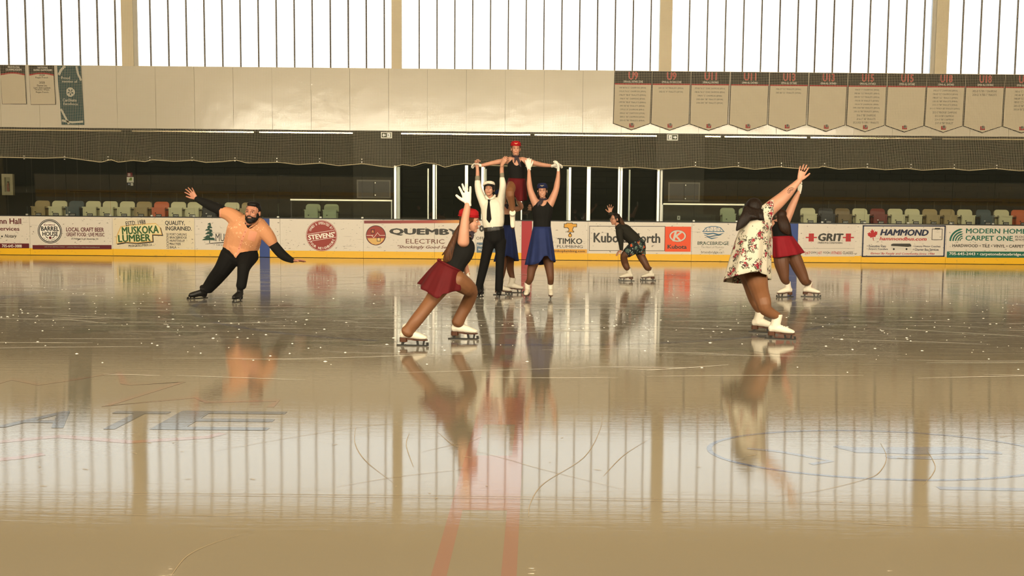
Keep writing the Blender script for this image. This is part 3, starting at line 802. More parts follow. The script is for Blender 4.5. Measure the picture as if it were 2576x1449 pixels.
A = Ad('white board advert with bridge-and-waves emblem left of the floral dress', 1742, 1984)
A.stroke('bridge_arch', [(1768, 581), (1776, 572), (1788, 569), (1800, 569), (1812, 572), (1820, 581)], 1.8, I_BLU2); A.stroke('bridge_deck', [(1766, 581.5), (1822, 581.5)], 1.8, I_BLU2)
for xx in (1776, 1785, 1794, 1803, 1812): A.stroke('bridge_post', [(xx, 581), (xx, 570.5 if 1780 < xx < 1808 else 573)], .9, I_BLU2)
A.stroke('bridge_brace', [(1776, 581), (1785, 570.5), (1794, 581), (1803, 570.5), (1812, 581)], .8, I_BLU2, .0004)
A.stroke('wave', [(1768, 585), (1780, 588), (1794, 586), (1808, 590), (1820, 585)], [1, 4, 3, 4, .6], I_BLU2); A.stroke('wave', [(1771, 590), (1783, 595), (1797, 592), (1815, 590)], [1, 3.5, 3, .6], I_SLATE); A.stroke('wave', [(1778, 595), (1790, 599), (1806, 596)], [.8, 3, .6], I_BLU2)
A.text('BRACEBRIDGE', 1755, 1834, 606.5, 615, I_DGRN, .008); A.text('The Heart of Muskoka', 1764, 1821, 617.5, 623, I_GRY, 0, .3); A.text('bracebridge.ca', 1764.5, 1818, 630, 637.5, I_DK, .004)

A = Ad('white board advert with grey gym sheet and red dumbbells right of the blue strip', 2009, 2167)
A.rect('sheet', 2020, 2151, 566, 643, M_GREYAD, -.0008); A.stroke('rule', [(2022, 623), (2150, 623)], .7, I_GRY, .0006)
for c_ in (2040.5, 2133.6):
    A.rect('dumbbell', c_ - 6.5, c_ + 6.5, 585.5, 605.5, I_RED, .0006); A.rect('dumbbell_bar', c_ - 14, c_ + 14, 594, 597, I_RED, .0009); A.rect('dumbbell_slot', c_ - 1, c_ + 1, 587, 604, I_BRK, .0013)
A.text('GRIT', 2057, 2122, 585, 605, I_DK, .05, .12); A.text('STRENGTH & CONDITIONING', 2057, 2119.5, 606.6, 611, I_DK, .03, .1)
for t, a, b, m_ in (('24/7', 2025, 2039, I_RED), ('GYM |', 2040, 2057, I_DK), ('HOT', 2059, 2068, I_RED), ('YOGA |', 2071, 2090, I_DK), ('FITNESS', 2093, 2118, I_RED), ('CLASSES', 2121, 2147, I_DK)):
    A.text(t, a, b, 630.6, 637.4, m_, .015)

A = Ad('black-framed board advert with red maple leaf and small coach picture', 2169, 2378)
A.frame('frame', 2169, 2377.5, 564.5, 644.5, 3.2, I_NAVY)
leaf = [(0, -1), (.16, -.62), (.36, -.72), (.30, -.28), (.60, -.52), (.68, -.38), (.98, -.34), (.84, -.12), (.92, .02), (.48, .34), (.52, .50), (.06, .42), (.06, 1), (-.06, 1), (-.06, .42), (-.52, .50), (-.48, .34), (-.92, .02), (-.84, -.12), (-.98, -.34), (-.68, -.38), (-.60, -.52), (-.30, -.28), (-.36, -.72), (-.16, -.62)]
A.poly('maple_leaf', [(2194.5 + 13.5 * u * math.cos(.18) - 15 * v * math.sin(-.18) * .9, 588 + 15 * v * math.cos(.18) + 13.5 * u * math.sin(-.18)) for u, v in leaf], I_RED)
A.text('HAMMOND', 2213, 2335, 574.5, 591, I_NAVY, .05, .22); A.text('hammondbus.com', 2212, 2330.6, 594, 603, I_RED, .025, .22)
A.frame('code_frame', 2343, 2369.6, 573, 601.5, 1.4, I_DK); A.rect('code_tab', 2350, 2363, 571, 575, I_DK, .0006)
for t, a, b, y in (('• Executive Vans', 2181, 2229, 617), ('• Airport Transfers', 2181, 2234, 624.8), ('• Luxury Motor Coaches', 2297, 2366, 618.2), ('• Charter Bus Services', 2297, 2362, 625.8)):
    A.text(t, a, b, y - 3, y + 3, I_NAVY, .015)
A.poly('coach', [(2241, 612), (2246, 609.5), (2290, 609.5), (2293.5, 613), (2293.5, 625.5), (2241, 625.5)], I_SIL, .0004); A.poly('coach_windows', [(2242, 612.5), (2247, 610.8), (2289, 610.8), (2292.5, 614), (2292.5, 618), (2284, 619), (2242, 616.5)], I_DK, .0008)
for c_ in (2249, 2281): A.disc('coach_wheel', c_, 624.6, 2.4, I_BLK, .0012)
A.text('Driven By Family and Community Since 1944', 2191, 2352, 633.5, 640, I_RED, .01, .25)

A = Ad('white board advert with green quarter rings and green phone bar at the right', 2383, 2680)
for k, r_ in enumerate((33, 26, 19.5, 13.5, 8.5)):
    pts = [(2423 - r_ * math.cos(R(a)), 604 - r_ * .92 * math.sin(R(a))) for a in range(0, 86, 12)]
    A.stroke('ring_segment', pts, [4.6 - k * .55] * (len(pts) - 1) + [1.0], I_TEAL)
A.text('MODERN HOME', 2428.6, 2580, 572.3, 585, I_TEAL, .022); A.text('CARPET ONE', 2428, 2547, 590.5, 603.5, I_TEAL, .022)
A.text('FLOOR', 2553, 2585, 590.5, 596, I_DK, .01); A.text('&HOME', 2553, 2585, 598, 603, I_DK, .01)
A.text('HARDWOOD • TILE • VINYL • CARPET', 2396, 2576, 612.8, 620.5, I_DK, .02)
A.rect('bar', 2383, 2680, 630.6, 646.5, I_TEAL); A.text('705-645-2443 • carpetonebracebridge.ca', 2389, 2583, 633.8, 643, I_WHT, .015, lvl=.002)

# ---------------------------------------------------------------- glass barrier
M_GLASS = bpy.data.materials.new('rink_glass'); M_GLASS.use_nodes = True
nt = M_GLASS.node_tree; nt.nodes.clear()
out = N(nt, 'ShaderNodeOutputMaterial'); mixs = N(nt, 'ShaderNodeMixShader'); tr = N(nt, 'ShaderNodeBsdfTransparent'); gl = N(nt, 'ShaderNodeBsdfGlossy'); fr = N(nt, 'ShaderNodeFresnel')
fr.inputs['IOR'].default_value = 1.75; gl.inputs['Roughness'].default_value = .02; tr.inputs[0].default_value = (.95, .97, .95, 1)
nt.links.new(fr.outputs[0], mixs.inputs[0]); nt.links.new(tr.outputs[0], mixs.inputs[1]); nt.links.new(gl.outputs[0], mixs.inputs[2]); nt.links.new(mixs.outputs[0], out.inputs['Surface'])
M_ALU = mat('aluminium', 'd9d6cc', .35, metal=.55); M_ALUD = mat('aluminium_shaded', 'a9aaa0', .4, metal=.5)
glass = empty('wall_glass', (0, Y_BOARD + .08, BOARD_H)); tag(glass, 'clear rink glass above the boards', kind='structure')
def pane(a, b, tilt=0.0, top=GLASS_T, Y=Y_BOARD + .08, name='glass_pane'):
    x0, x1 = bx(a) + .004, bx(b) - .004; dy = -math.tan(R(tilt)) * (top - BOARD_H)
    v = box_v(x0, x1, Y - .006, Y + .006, BOARD_H - .01, top)
    v = [(p[0], p[1] + (dy if i > 3 else 0), p[2]) for i, p in enumerate(v)]
    return link(name, mesh(name, v, BOXF), M_GLASS, glass)
edges_l = [-460, -355, -250, -145, -40, 67, 168, 277, 381, 487, 594, 699, 806, 911, 990]
edges_r = [1668, 1745, 1853, 1960, 2068, 2175, 2284, 2392, 2498, 2604, 2710, 2815, 2920, 3025]
for e in (edges_l, edges_r):
    for a, b in zip(e[:-1], e[1:]): pane(a, b, 2.5)
    for a in e[1:-1]:
        x = bx(a); dy = -math.tan(R(2.5)) * (GLASS_T - BOARD_H)
        for zz in (GLASS_T - .05, GLASS_T - .13):
            box('clip', x - .012, x + .012, Y_BOARD + .06 + dy, Y_BOARD + .09 + dy, zz, zz + .024, M_ALU, glass)
        for zz in (BOARD_H + .0,):
            box('clip', x - .03, x + .03, Y_BOARD + .04, Y_BOARD + .065, zz, zz + .04, M_ALUD, glass)
        box('joint', x - .004, x + .004, Y_BOARD + .075, Y_BOARD + .082, BOARD_H, BOARD_H + .01, M_ALUD, glass)
for a, b in zip([998, 1094, 1175, 1217, 1313, 1430, 1482, 1561], [1090, 1172, 1213, 1311, 1428, 1479, 1557, 1656]): pane(a, b, 0.0)
# aluminium supports: (left, right, top row, material, distance behind the boards)
for a, b, t, m_, dY in ((991.5, 997, 417, M_ALU, .05), (998.5, 1006, 420, M_ALUD, .12), (1075.5, 1078.7, 424, M_ALU, 1.4), (1088.6, 1094, 414, M_ALU, .05), (1096, 1099, 415, M_ALU, .12),
                    (1170, 1177.5, 416, M_ALU, .05), (1211, 1217, 418, M_ALU, .05), (1217.6, 1220.5, 421, M_ALU, .6), (1221, 1224.5, 425, M_ALUD, 1.2), (1311, 1314, 418, M_ALU, .08), (1426, 1431, 426, M_ALUD, 1.2), (1431.3, 1437, 421, M_ALU, .05),
                    (1477, 1486, 420, M_ALU, .05), (1555.5, 1560, 420, M_ALU, .05), (1561.5, 1566.5, 421, M_ALU, .1), (1582, 1586, 427, M_ALUD, 1.4), (1654, 1659.6, 427, M_ALU, .05), (1662, 1667, 428, M_ALUD, .12)):
    Y = Y_BOARD + dY; p0 = at(a, t, Y); p1 = at(b, t, Y)
    mb = MB(); mb.box(p0.x, p1.x, Y - .02, Y + .04, (BOARD_H if dY < .3 else .06), p0.z); w_ = p1.x - p0.x
    if w_ > .05: mb.box(p0.x + w_ * .38, p0.x + w_ * .62, Y - .028, Y - .02, (BOARD_H if dY < .3 else .06), p0.z)
    mb.build('support_post', m_, glass)
# counter rails of the penalty boxes with posts and half-height glass
for (a, b, y0, lab, pst) in ((731, 986.5, 503.5, 'pale metal counter rail with glass below, left of the penalty boxes', 733), (1668, 1872, 514, 'pale metal counter rail with glass below, right of the penalty boxes', 1870)):
    Y = Y_BOARD + .55; yy = lambda px: y0 + (px - (a + b) / 2) * .0096
    p0 = at(a, yy(a), Y); p1 = at(b, yy(b), Y); z = (p0.z + p1.z) / 2
    t = empty('counter_rail', ((p0.x + p1.x) / 2, Y, .05)); tag(t, lab, 'rail')
    box('rail', p0.x, p1.x, Y - .03, Y + .03, z - .022, z + .022, mat('rail_metal', 'efe9d6', .3, metal=.3), t)
    px_ = at(pst, 520, Y).x; box('post', px_ - .015, px_ + .015, Y - .015, Y + .015, .05, z - .02, M_CAP, t)
    xo = p1.x if pst == 733 else p0.x; box('post', xo - .03, xo - .0, Y - .015, Y + .015, .05, z - .02, M_ALUD, t)
    o = box('glass_sheet', p0.x + .03, p1.x - .03, Y - .005, Y + .005, .5, z - .022, M_GLASS, t)
# =================================================================== SEATS, NET, BANNERS, SMALL THINGS
M_BLKP = mat('black_plastic', '191817', .5); M_PLATEW = mat('plate_white', 'e8e6df', .6)
SEATC = {'cream': 'd8d2ac', 'tan': 'a8946a', 'blue-grey': '4d5b60', 'orange': 'cf6a45', 'navy': '23272d', 'brown': '7d6845', 'red': '7d2a24', 'pale green': 'b9c2a0'}
def rounded(x0, x1, z0, z1, r, n=5, bot=True):
    pts = []
    for cx, cz, a0 in ((x1 - r, z1 - r, 0), (x0 + r, z1 - r, 90)):
        for i in range(n + 1):
            a = R(a0 + 90 * i / n); pts.append((cx + r * math.cos(a), cz + r * math.sin(a)))
    rb = r * .3
    for cx, cz, a0 in ((x0 + rb, z0 + rb, 180), (x1 - rb, z0 + rb, 270)):
        for i in range(3):
            a = R(a0 + 45 * i); pts.append((cx + rb * math.cos(a), cz + rb * math.sin(a)))
    return pts
def prism_y(pts, y0, y1):
    n = len(pts)
    v = [(x, y0, z) for x, z in pts] + [(x, y1, z) for x, z in pts]
    f = [tuple(range(n))[::-1], tuple(range(n, 2 * n))] + [(i, (i + 1) % n, n + (i + 1) % n, n + i) for i in range(n)]
    return v, f
def seat_meshes():
    # backrest: a curved shell
    pts = rounded(-.225, .225, .36, .86, .10, 6)
    bk = bmesh.new(); v, f = prism_y(pts, .18, .215)
    me = mesh('backrest', v, f); bk.from_mesh(me)
    for q in bk.verts:
        q.co.y += -.5 * (abs(q.co.x) ** 2) + .10 * (q.co.z - .5)
    bmesh.ops.bevel(bk, geom=[e for e in bk.edges if abs(e.verts[0].co.y - e.verts[1].co.y) < .02 and True][:0] or [], offset=.01, segments=1) if False else None
    bk.to_mesh(me); bk.free()
    # tipped-up pan with recessed underside
    pan = MB(); v, f = prism_y(rounded(-.205, .205, .30, .66, .03, 3), .03, .085); pan.add(v, f)
    for q in ((-.19, .19, .010, .03, .64, .665), (-.19, -.165, .012, .03, .32, .64), (.165, .19, .012, .03, .32, .64), (-.165, .165, .020, .03, .575, .59), (-.15, .15, .018, .03, .34, .36)):
        pan.box(*q)
    pan.box(-.215, .215, .0, .10, .655, .685)
    pme = mesh('seat_pan', [(x, y - .10, z) for x, y, z in pan.v], pan.f)
    br = MB()
    for s_ in (-1, 1):
        br.tube([(s_ * .232, .20, .62), (s_ * .232, .14, .56), (s_ * .225, .12, .42), (s_ * .232, .14, .30), (s_ * .232, .20, .05)], .014, 6)
        br.box(s_ * .232 - .016, s_ * .232 + .016, .0 - .10, .20, .60, .63)
    bme = mesh('bracket', br.v, br.f)
    pl = mesh('label_plate', box_v(-.07, .10, -.096, -.086, .40, .485), BOXF)
    nd, nf = prism_y(circle_pts(.165, .80, .016, 12, 1.2, .9), 0, .006)
    num = mesh('number_disc', [(x, y + .195 - .015 - .004 + .018, z) for x, y, z in nd], nf)
    nd, nf = prism_y(circle_pts(-.08, .515, .018, 12, 1.3, .8), -.096, -.086)
    sd = mesh('pan_disc', nd, nf)
    v, f, asp = text_geom('5323', .02, .2)
    tx = mesh('plate_lettering', [(-.055 + a * .14, -.099 - l, .420 + b * .045) for a, b, l in v], f)
    return me, pme, bme, pl, num, sd, tx
SM = seat_meshes()
M_SEAT = {k: mat('seat_' + k.replace(' ', '_').replace('-', '_'), v, .42, spec=.4) for k, v in SEATC.items()}
SEAT_ROWS = [('left', [(107.6, 'tan'), (150.6, 'cream'), (193, 'blue-grey'), (235.7, 'cream'), (278, 'cream'), (321, 'cream'), (363, 'tan'), (407, 'orange'), (449.6, 'cream'), (491, 'cream'), (534, 'navy'), (584, 'cream'), (627, 'tan')]),
             ('left counter', [(788, 'pale green'), (834, 'pale green')]), ('right counter', [(1830, 'pale green'), (1877, 'pale green')]),
             ('right', [(2032, 'cream'), (2077, 'navy'), (2119, 'brown'), (2163, 'cream'), (2207.5, 'red'), (2252, 'cream'), (2295, 'cream'), (2339, 'tan'), (2383, 'tan'), (2427, 'cream'), (2474, 'blue-grey'), (2519.5, 'cream'), (2563, 'orange')])]
ORDN = ['first', 'second', 'third', 'fourth', 'fifth', 'sixth', 'seventh', 'eighth', 'ninth', 'tenth', 'eleventh', 'twelfth', 'thirteenth']
_cm = {}
def colored(me, key, m):
    k = (me.name, key)
    if k not in _cm:
        c = me.copy(); c.materials.clear(); c.materials.append(m); _cm[k] = c
    return _cm[k]
for row, seats in SEAT_ROWS:
    for i, (px, col) in enumerate(seats):
        cnt = 'counter' in row; Y = Y_SEAT if not cnt else Y_SEAT + .35
        top = at(px, (503 if not cnt else 512.5) + (px - 100) * .0087 * (1 if not cnt else 0), Y)
        zt = 1.60 if not cnt else 1.58
        t = empty('tip_up_seat', (at(px, 520, Y + .2).x, Y, zt - .88))
        if cnt: lab = '%s pale green tip-up seat under the %s rail' % ('left' if i == 0 else 'right', row)
        else: lab = '%s folded tip-up seat, %s from the left in the %s row behind the boards' % (col, ORDN[i], row)
        tag(t, lab, 'seat', 'tip-up seats behind the boards')
        mc = M_SEAT[col]
        dark = col in ('navy', 'red', 'blue-grey')
        for me, nm, m_ in ((SM[0], 'backrest', mc), (SM[1], 'seat_pan', mc), (SM[2], 'bracket', M_BLKP), (SM[4], 'number_disc', M_PLATEW if dark else M_BLKP), (SM[5], 'pan_disc', M_PLATEW if dark else M_BLKP)) + (() if cnt else ((SM[3], 'label_plate', M_BLKP),)):
            o = bpy.data.objects.new(nm, colored(me, m_.name, m_)); COL.objects.link(o); o.parent = t
            if nm == 'label_plate':
                q = bpy.data.objects.new('plate_lettering', colored(SM[6], 'w', M_PLATEW)); COL.objects.link(q); q.parent = o
# raised concrete step under the seats
for a, b in ((bx(-60), bx(700)), (bx(745), bx(990)), (bx(1670), bx(1950)), (bx(1980), bx(2700))):
    o = box('floor_step', a, b, Y_BOARD + .75, Y_SEAT + 1.1, .05, .72, M_CONC); tag(o, kind='structure')

# handrails behind the seats
M_RAIL = mat('dark_rail', '141310', .6)
for (a, b, y0, step, lab) in ((176, 640, 481, 64.5, 'dark handrail on thin posts behind the left seat row'), (2074, 2520, 503, 66.5, 'dark handrail on thin posts behind the right seat row')):
    Y = Y_SEAT + 1.0; p0 = at(a, y0, Y); p1 = at(b, y0 + (b - a) * .0096, Y); z = p0.z
    t = empty('handrail', ((p0.x + p1.x) / 2, Y, .72)); tag(t, lab, 'handrail')
    mb = MB(); mb.tube([(p0.x, Y, z), (p1.x, Y, z)], .022, 8); mb.build('rail', M_RAIL, t, True)
    px = a + 11
    while px < b:
        x = at(px, y0, Y).x; mb = MB(); mb.tube([(x, Y, .72), (x, Y, z)], .014, 6); mb.build('post', mat('rail_post', '35342c', .6), t); px += step

# ---------------------------------------------------------------- protective net
def make_net():
    t = empty('protective_net', (0, Y_BOARD - .22, 2.8)); tag(t, 'pale protective netting hanging above the rink glass', 'netting')
    x0, x1 = bx(-380), bx(2960); pitch = .0455; zt = 9.8
    hx = [-90, 0, 60, 110, 165, 250, 275, 295, 330, 365, 385, 440, 487, 520, 560, 594, 620, 700, 750, 806, 850, 911, 960, 990, 1015, 1040, 1068, 1080, 1097, 1120, 1140, 1168, 1185, 1260, 1330, 1420, 1500, 1560, 1600, 1655, 1700, 1745, 1790, 1853, 1900, 1960, 2000, 2060, 2068, 2110, 2175, 2230, 2284, 2320, 2392, 2440, 2500, 2560, 2670]
    hy = [395, 396, 397, 398, 396, 408, 401, 408, 403, 407, 402, 406, 403, 409, 407, 403, 410, 408, 414, 410, 417, 412, 419, 421, 414, 418, 409, 411, 412, 421, 415, 411, 413, 417, 418, 417, 420, 423, 421, 426, 423, 419, 424, 419, 426, 420, 424, 422, 418, 426, 422, 427, 423, 428, 424, 429, 424, 430, 427]
    hz = lambda px: at(px, np.interp(px, hx, hy), Y_BOARD - .22).z
    xs_ = np.arange(x0, x1, pitch); pxs = [proj((x, Y_BOARD - .22, 2.7))[0] for x in xs_]
    r1 = random.Random(3)
    ph = [r1.uniform(0, 6.28) for _ in range(12)]
    def dis(x, z):
        a = max(0.0, min(1.0, (6.0 - z) / 3.5))
        dx = .018 * a * math.sin(x * 1.9 + ph[0] + z * 1.3) + .010 * a * math.sin(x * 4.7 + ph[1])
        dy = .05 * a * math.sin(x * 1.1 + ph[2]) + .03 * a * math.sin(x * 3.1 + z + ph[3])
        dz = .03 * a * math.sin(x * .9 + ph[4] + z) + .014 * a * math.sin(x * 3.3 + ph[5])
        return dx, dy, dz
    rad = .0021
    tri = [(math.cos(a) * rad, math.sin(a) * rad) for a in (R(-90), R(30), R(150))]
    V = []; Fc = []
    def strand(pts, vert):
        k = len(V)
        for p in pts:
            for u, w_ in tri:
                V.append((p[0] + (w_ if vert else 0), p[1] + u, p[2] + (0 if vert else w_)))
        for i in range(len(pts) - 1):
            for j in range(3):
                a = k + i * 3 + j; b = k + i * 3 + (j + 1) % 3
                Fc.append((a, b, b + 3, a + 3))
    zb = [hz(p) for p in pxs]
    zmesh = np.arange(2.55, zt, pitch)
    for x, b in zip(xs_, zb):
        zs = [b] + [z for z in np.linspace(b + .12, 5.0, 20)] + [6.5, zt]
        pts = []
        for z in zs:
            d = dis(x, z); fz = 0 if z == b else 1
            pts.append((x + d[0], Y_BOARD - .22 + d[1], z + d[2] * 0))
        strand(pts, True)
    zb = np.array(zb)
    for z in zmesh:
        run = []
        st = 3 if z < 5.5 else 12
        for i in range(0, len(xs_), st):
            d = dis(xs_[i], z); zz = z + d[2]
            if zz > zb[i] + .005: run.append((xs_[i] + d[0], Y_BOARD - .22 + d[1], zz))
            else:
                if len(run) > 1: strand(run, False)
                run = []
        if len(run) > 1: strand(run, False)
    M_NET = mat('net_twine', 'd6c9ac', .8)
    o = link('mesh_strands', mesh('mesh_strands', V, Fc), M_NET, t); tag(o, kind='stuff')
    mb = MB(); pts = []
    for i in range(0, len(xs_), 2):
        d = dis(xs_[i], zb[i]); pts.append((xs_[i] + d[0], Y_BOARD - .22 + d[1], zb[i]))
    mb.tube(pts, .009, 5); mb.build('hem_rope', mat('hem_rope', 'cdbf9c', .8), t, True)
    mb = MB(); mb.tube([(x0, Y_BOARD - .22, zt), (x1, Y_BOARD - .22, zt)], .012, 6); mb.build('top_cable', M_ALUD, t)
make_net()

# ---------------------------------------------------------------- banners on the white wall
_wx = [0, 700, 970, 1330, 1540, 2576]; _wt = [164, 171.7, 178, 182, 183, 184.5]
_rx = [0, 660, 1330, 1500, 2576]; _rb = [315.7, 323.5, 334, 335.4, 339]
def wz(px, py):
    t = np.interp(px, _wx, _wt); b = np.interp(px, _rx, _rb)
    return Z_WALL + (Z_WIN - Z_WALL) * (b - py) / (b - t)
YB = Y_WALL - .07
def wx(px): return at(px, 250, YB).x
M_CLOTH = mat('banner_cloth', 'd8cbb2', .7, bump=.15, bscale=6); M_BNRBLK = mat('banner_black', '1c1a18', .6); M_BRED = mat('banner_red', 'a8222a', .6)
M_TEALC = mat('banner_teal', '1d4a50', .6); M_TEALL = mat('banner_pale_print', 'c5c3b4', .6)
class Banner:
    def __init__(s, name, label, pts, m, grp):
        cx = sum(p[0] for p in pts) / len(pts)
        s.t = empty(name, (wx(cx), YB, min(wz(p[0], p[1]) for p in pts))); tag(s.t, label, 'banner', grp)
        q = [(wx(p[0]), wz(p[0], p[1])) for p in pts]; n = len(q)
        if sum(q[i][0] * q[(i + 1) % n][1] - q[(i + 1) % n][0] * q[i][1] for i in range(n)) < 0: q = q[::-1]
        v, f = prism_y(q, YB - .006, YB + .006); f = [tuple(z) for z in f]
        link('cloth', mesh('cloth', v, f), m, s.t)
    def poly(s, name, pts, m, lvl=.0):
        return flat_poly(name, [(wx(p[0]), wz(p[0], p[1])) for p in pts], YB - .008 - lvl, m, s.t)
    def text(s, t, a, b, y0, y1, m, bold=.01, lvl=.003, shear=0.0):
        c = (a + b) / 2
        return put_text('lettering', t, wx(a), wx(b), wz(c, y1), wz(c, y0), YB - .008 - lvl, m, s.t, bold, shear)
BL = [('U9', 'OMHA ALL ONTARIO ZONE', ['1987-88 "B-CC" CHAMPIONS (BMHA)', '1992-92 "B-CC" CHAMPIONS (BMHA)', '1996-97 "BB-B" FINALISTS (BMHA)', '1996-97 "AE" CHAMPIONS (BMHA)', '1997-98 "BB-B" FINALISTS (BMHA)', '1997-98 "AE" FINALISTS (BMHA)', '1999-00 "A" CHAMPIONS (BMHA)', '1999-00 "AE" CHAMPIONS (BMHA)', '2000-01 "BB" CHAMPIONS (BMHA)', '2001-02 "BB" FINALISTS (BMHA)'], 1545, 1639),
      ('U9', 'OMHA ALL ONTARIO ZONE', ['2001-02 "AE" FINALISTS (BMHA)', '2002-03 "A" FINALISTS (BMHA)'], 1640, 1736.5),
      ('U11', 'OMHA ALL ONTARIO', ['1979-80 "B-CC" ZONE CHAMPIONS (BMHA)', '1985-86 "B-CC" ZONE CHAMPIONS (BMHA)', '1990-91 "C" CHAMPIONS (BMHA)', '2003-2004 "BB" FINALISTS (BMHA)', '2004-2005 "BB" FINALISTS (BMHA)'], 1738, 1834.5),
      ('U11', 'OMHA ALL ONTARIO', [], 1837, 1933.5), ('U13', 'OMHA ALL ONTARIO', ['1986-87 "CC" FINALISTS (BMHA)', '1987-88 "CC" FINALISTS (BMHA)'], 1935.5, 2032), ('U13', 'OMHA ALL ONTARIO', [], 2034.5, 2130.5),
      ('U15', 'OMHA ALL ONTARIO', ['1954-55 "C" CHAMPIONS (BMHA)', '1985-86 "CC" FINALISTS (BMHA)', '1989-90 "CC" FINALISTS (BMHA)', '1992-93 "B" FINALISTS (BMHA)', '1993-94 "B" CHAMPIONS (BMHA)', '1999-2000 "BB" FINALISTS (BMHA)', '2001-02 "BB" FINALISTS (BMHA)', '2016-17 "BB" CHAMPIONS', '2016-17 "AE" FINALISTS', '2022-2023 "B TIER 1" FINALISTS'], 2132.5, 2229.5),
      ('U15', 'OMHA ALL ONTARIO', [], 2231.5, 2329), ('U18', 'OMHA ALL ONTARIO', ['1952-53 "C" CHAMPIONS (BMHA)', '1984-85 "CC" CHAMPIONS (BMHA)', '1986-87 "CC" FINALISTS (BMHA)', '2001-02 "BB" FINALISTS (BMHA)', '2011-12 "BB" FINALISTS (BMHA)', '2011-12 "MINOR BB" FINALISTS (BMHA)', '2012-13 "MINOR BB" CHAMPIONS', '2013-14 "BB" CHAMPIONS', '2014-15 "BB" CHAMPIONS', '2017-18 "BB" FINALIST'], 2330, 2426.5),
      ('U18', 'OMHA ALL ONTARIO', ['2022-23 "B TIER 1" CHAMPIONS', '2024-25 "A TIER 3" FINALISTS'], 2428, 2525.5),
      ('U21', 'OMHA ALL ONTARIO', ['1960-61 "C" CHAMPIONS', '1983-84 "B" FINALISTS', '1988-89 "CC" FINALISTS', '1989-90 "CC" CHAMPIONS', '2001-02 "BB" FINALISTS', '2003-04 "BB" CHAMPIONS'], 2527, 2624)]
BDESC = ['leftmost pointed banner of the long row, ten lines of dates', 'second pointed banner from the left, two lines of dates', 'third pointed banner from the left, five lines of dates', 'fourth pointed banner from the left, blank below its red stripe', 'fifth pointed banner from the left, two lines of dates',
         'sixth pointed banner from the left, blank below its red stripe', 'seventh pointed banner from the left, ten lines of dates', 'eighth pointed banner from the left, blank below its red stripe', 'ninth pointed banner from the left, ten lines of dates', 'tenth pointed banner from the left, two lines of dates', 'rightmost pointed banner cut by the right picture edge']
I_BTXT = ink('banner_text', '2a2622'); I_PINK = ink('banner_pink', 'd98a80')
for (ti, sub, lines, a, b), lab in zip(BL, BDESC):
    t0 = float(np.interp((a + b) / 2, _wx, _wt)) + .5; m_ = (a + b) / 2; sk = -2.0
    dy = t0 - 183.5
    B = Banner('championship_banner', lab, [(a, t0), (b, t0), (b + sk, 312.5 + dy), (m_ + sk, 329 + dy), (a + sk, 312.5 + dy)], M_BNRBLK, 'championship banners in a row')
    B.poly('field', [(a + 1.6 - .5, 216 + dy), (b - 1.6 - .5, 216 + dy), (b - 1.6 + sk, 311.3 + dy), (m_ + sk, 326.8 + dy), (a + 1.6 + sk, 311.3 + dy)], M_CLOTH)
    B.poly('red_stripe', [(a + 1, 213.8 + dy), (b - 1, 213.8 + dy), (b - 1, 217 + dy), (a + 1, 217 + dy)], M_BRED, .001)
    w_ = 23.5 if len(ti) == 2 else 30
    B.text(ti, m_ - w_ / 2 - .3, m_ + w_ / 2 + .3, 185.5 + dy, 204.5 + dy, I_PINK, .035, .002); B.text(ti, m_ - w_ / 2 + .6, m_ + w_ / 2 - .6, 186.4 + dy, 203.6 + dy, M_BRED, -.012, .004)
    ws = 49 if 'ZONE' in sub else 40
    B.text(sub, m_ - ws / 2, m_ + ws / 2, 207 + dy, 212 + dy, I_WHT, .005)
    for i, l in enumerate(lines):
        ww = min(76, len(l) * 2.16); y = 222.5 + i * 8.9 + dy
        B.text(l, m_ - 1 - ww / 2, m_ - 1 + ww / 2, y, y + 5.2, I_BTXT, .0)
    B.poly('crest', [(m_ - 8, 312.5 + dy), (m_ - 3, 311.5 + dy), (m_ - 2, 313.5 + dy), (m_ + 4.5, 313.5 + dy), (m_ + 4, 321.5 + dy), (m_ - 8, 321.5 + dy)], M_BRED, .001)
    B.poly('crest_disc', [(m_ - .5 + 4.2 * math.cos(k * .52), 314.3 + dy + 4.0 * math.sin(k * .52)) for k in range(12)], I_GRY, .002)
    B.text('B', m_ - 3, m_ + 1.5, 311.5 + dy, 317 + dy, I_BTXT, .03, .004)
def std_banner(a, b, y0, y1, lab, title, lines):
    B = Banner('championship_banner', lab, [(a, y0), (b, y0), (b + 2, y1), (a + 2, y1)], M_BNRBLK, 'skating banners at the left')
    n = 10
    arch = [(a + 1 + (b - a - 2) * i / n, y0 + 25 - 4.0 * math.sin(math.pi * i / n)) for i in range(n + 1)]
    B.poly('red_stripe', [(p[0], p[1] - 3.5) for p in arch] + [(b - 1, y0 + 30), (a + 1, y0 + 30)], M_BRED)
    B.poly('field', arch + [(b + 1, y1 - 1), (a + 3, y1 - 1)], M_CLOTH, .001)
    for i, (l, ww) in enumerate(title): B.text(l, (a + b) / 2 - ww / 2 + 4, (a + b) / 2 + ww / 2 + 4, y0 + 2.5 + i * 6.5, y0 + 7.5 + i * 6.5, I_WHT, .012)
    for l, y, ww, h in lines: B.text(l, (a + b) / 2 + 1 - ww / 2, (a + b) / 2 + 1 + ww / 2, y, y + h, I_BTXT, .02)
std_banner(3, 65, 165, 260, 'leftmost small banner, blank below its red arch', [('PROVINCIAL', 30), ('CHAMPIONSHIPS', 40)], [])
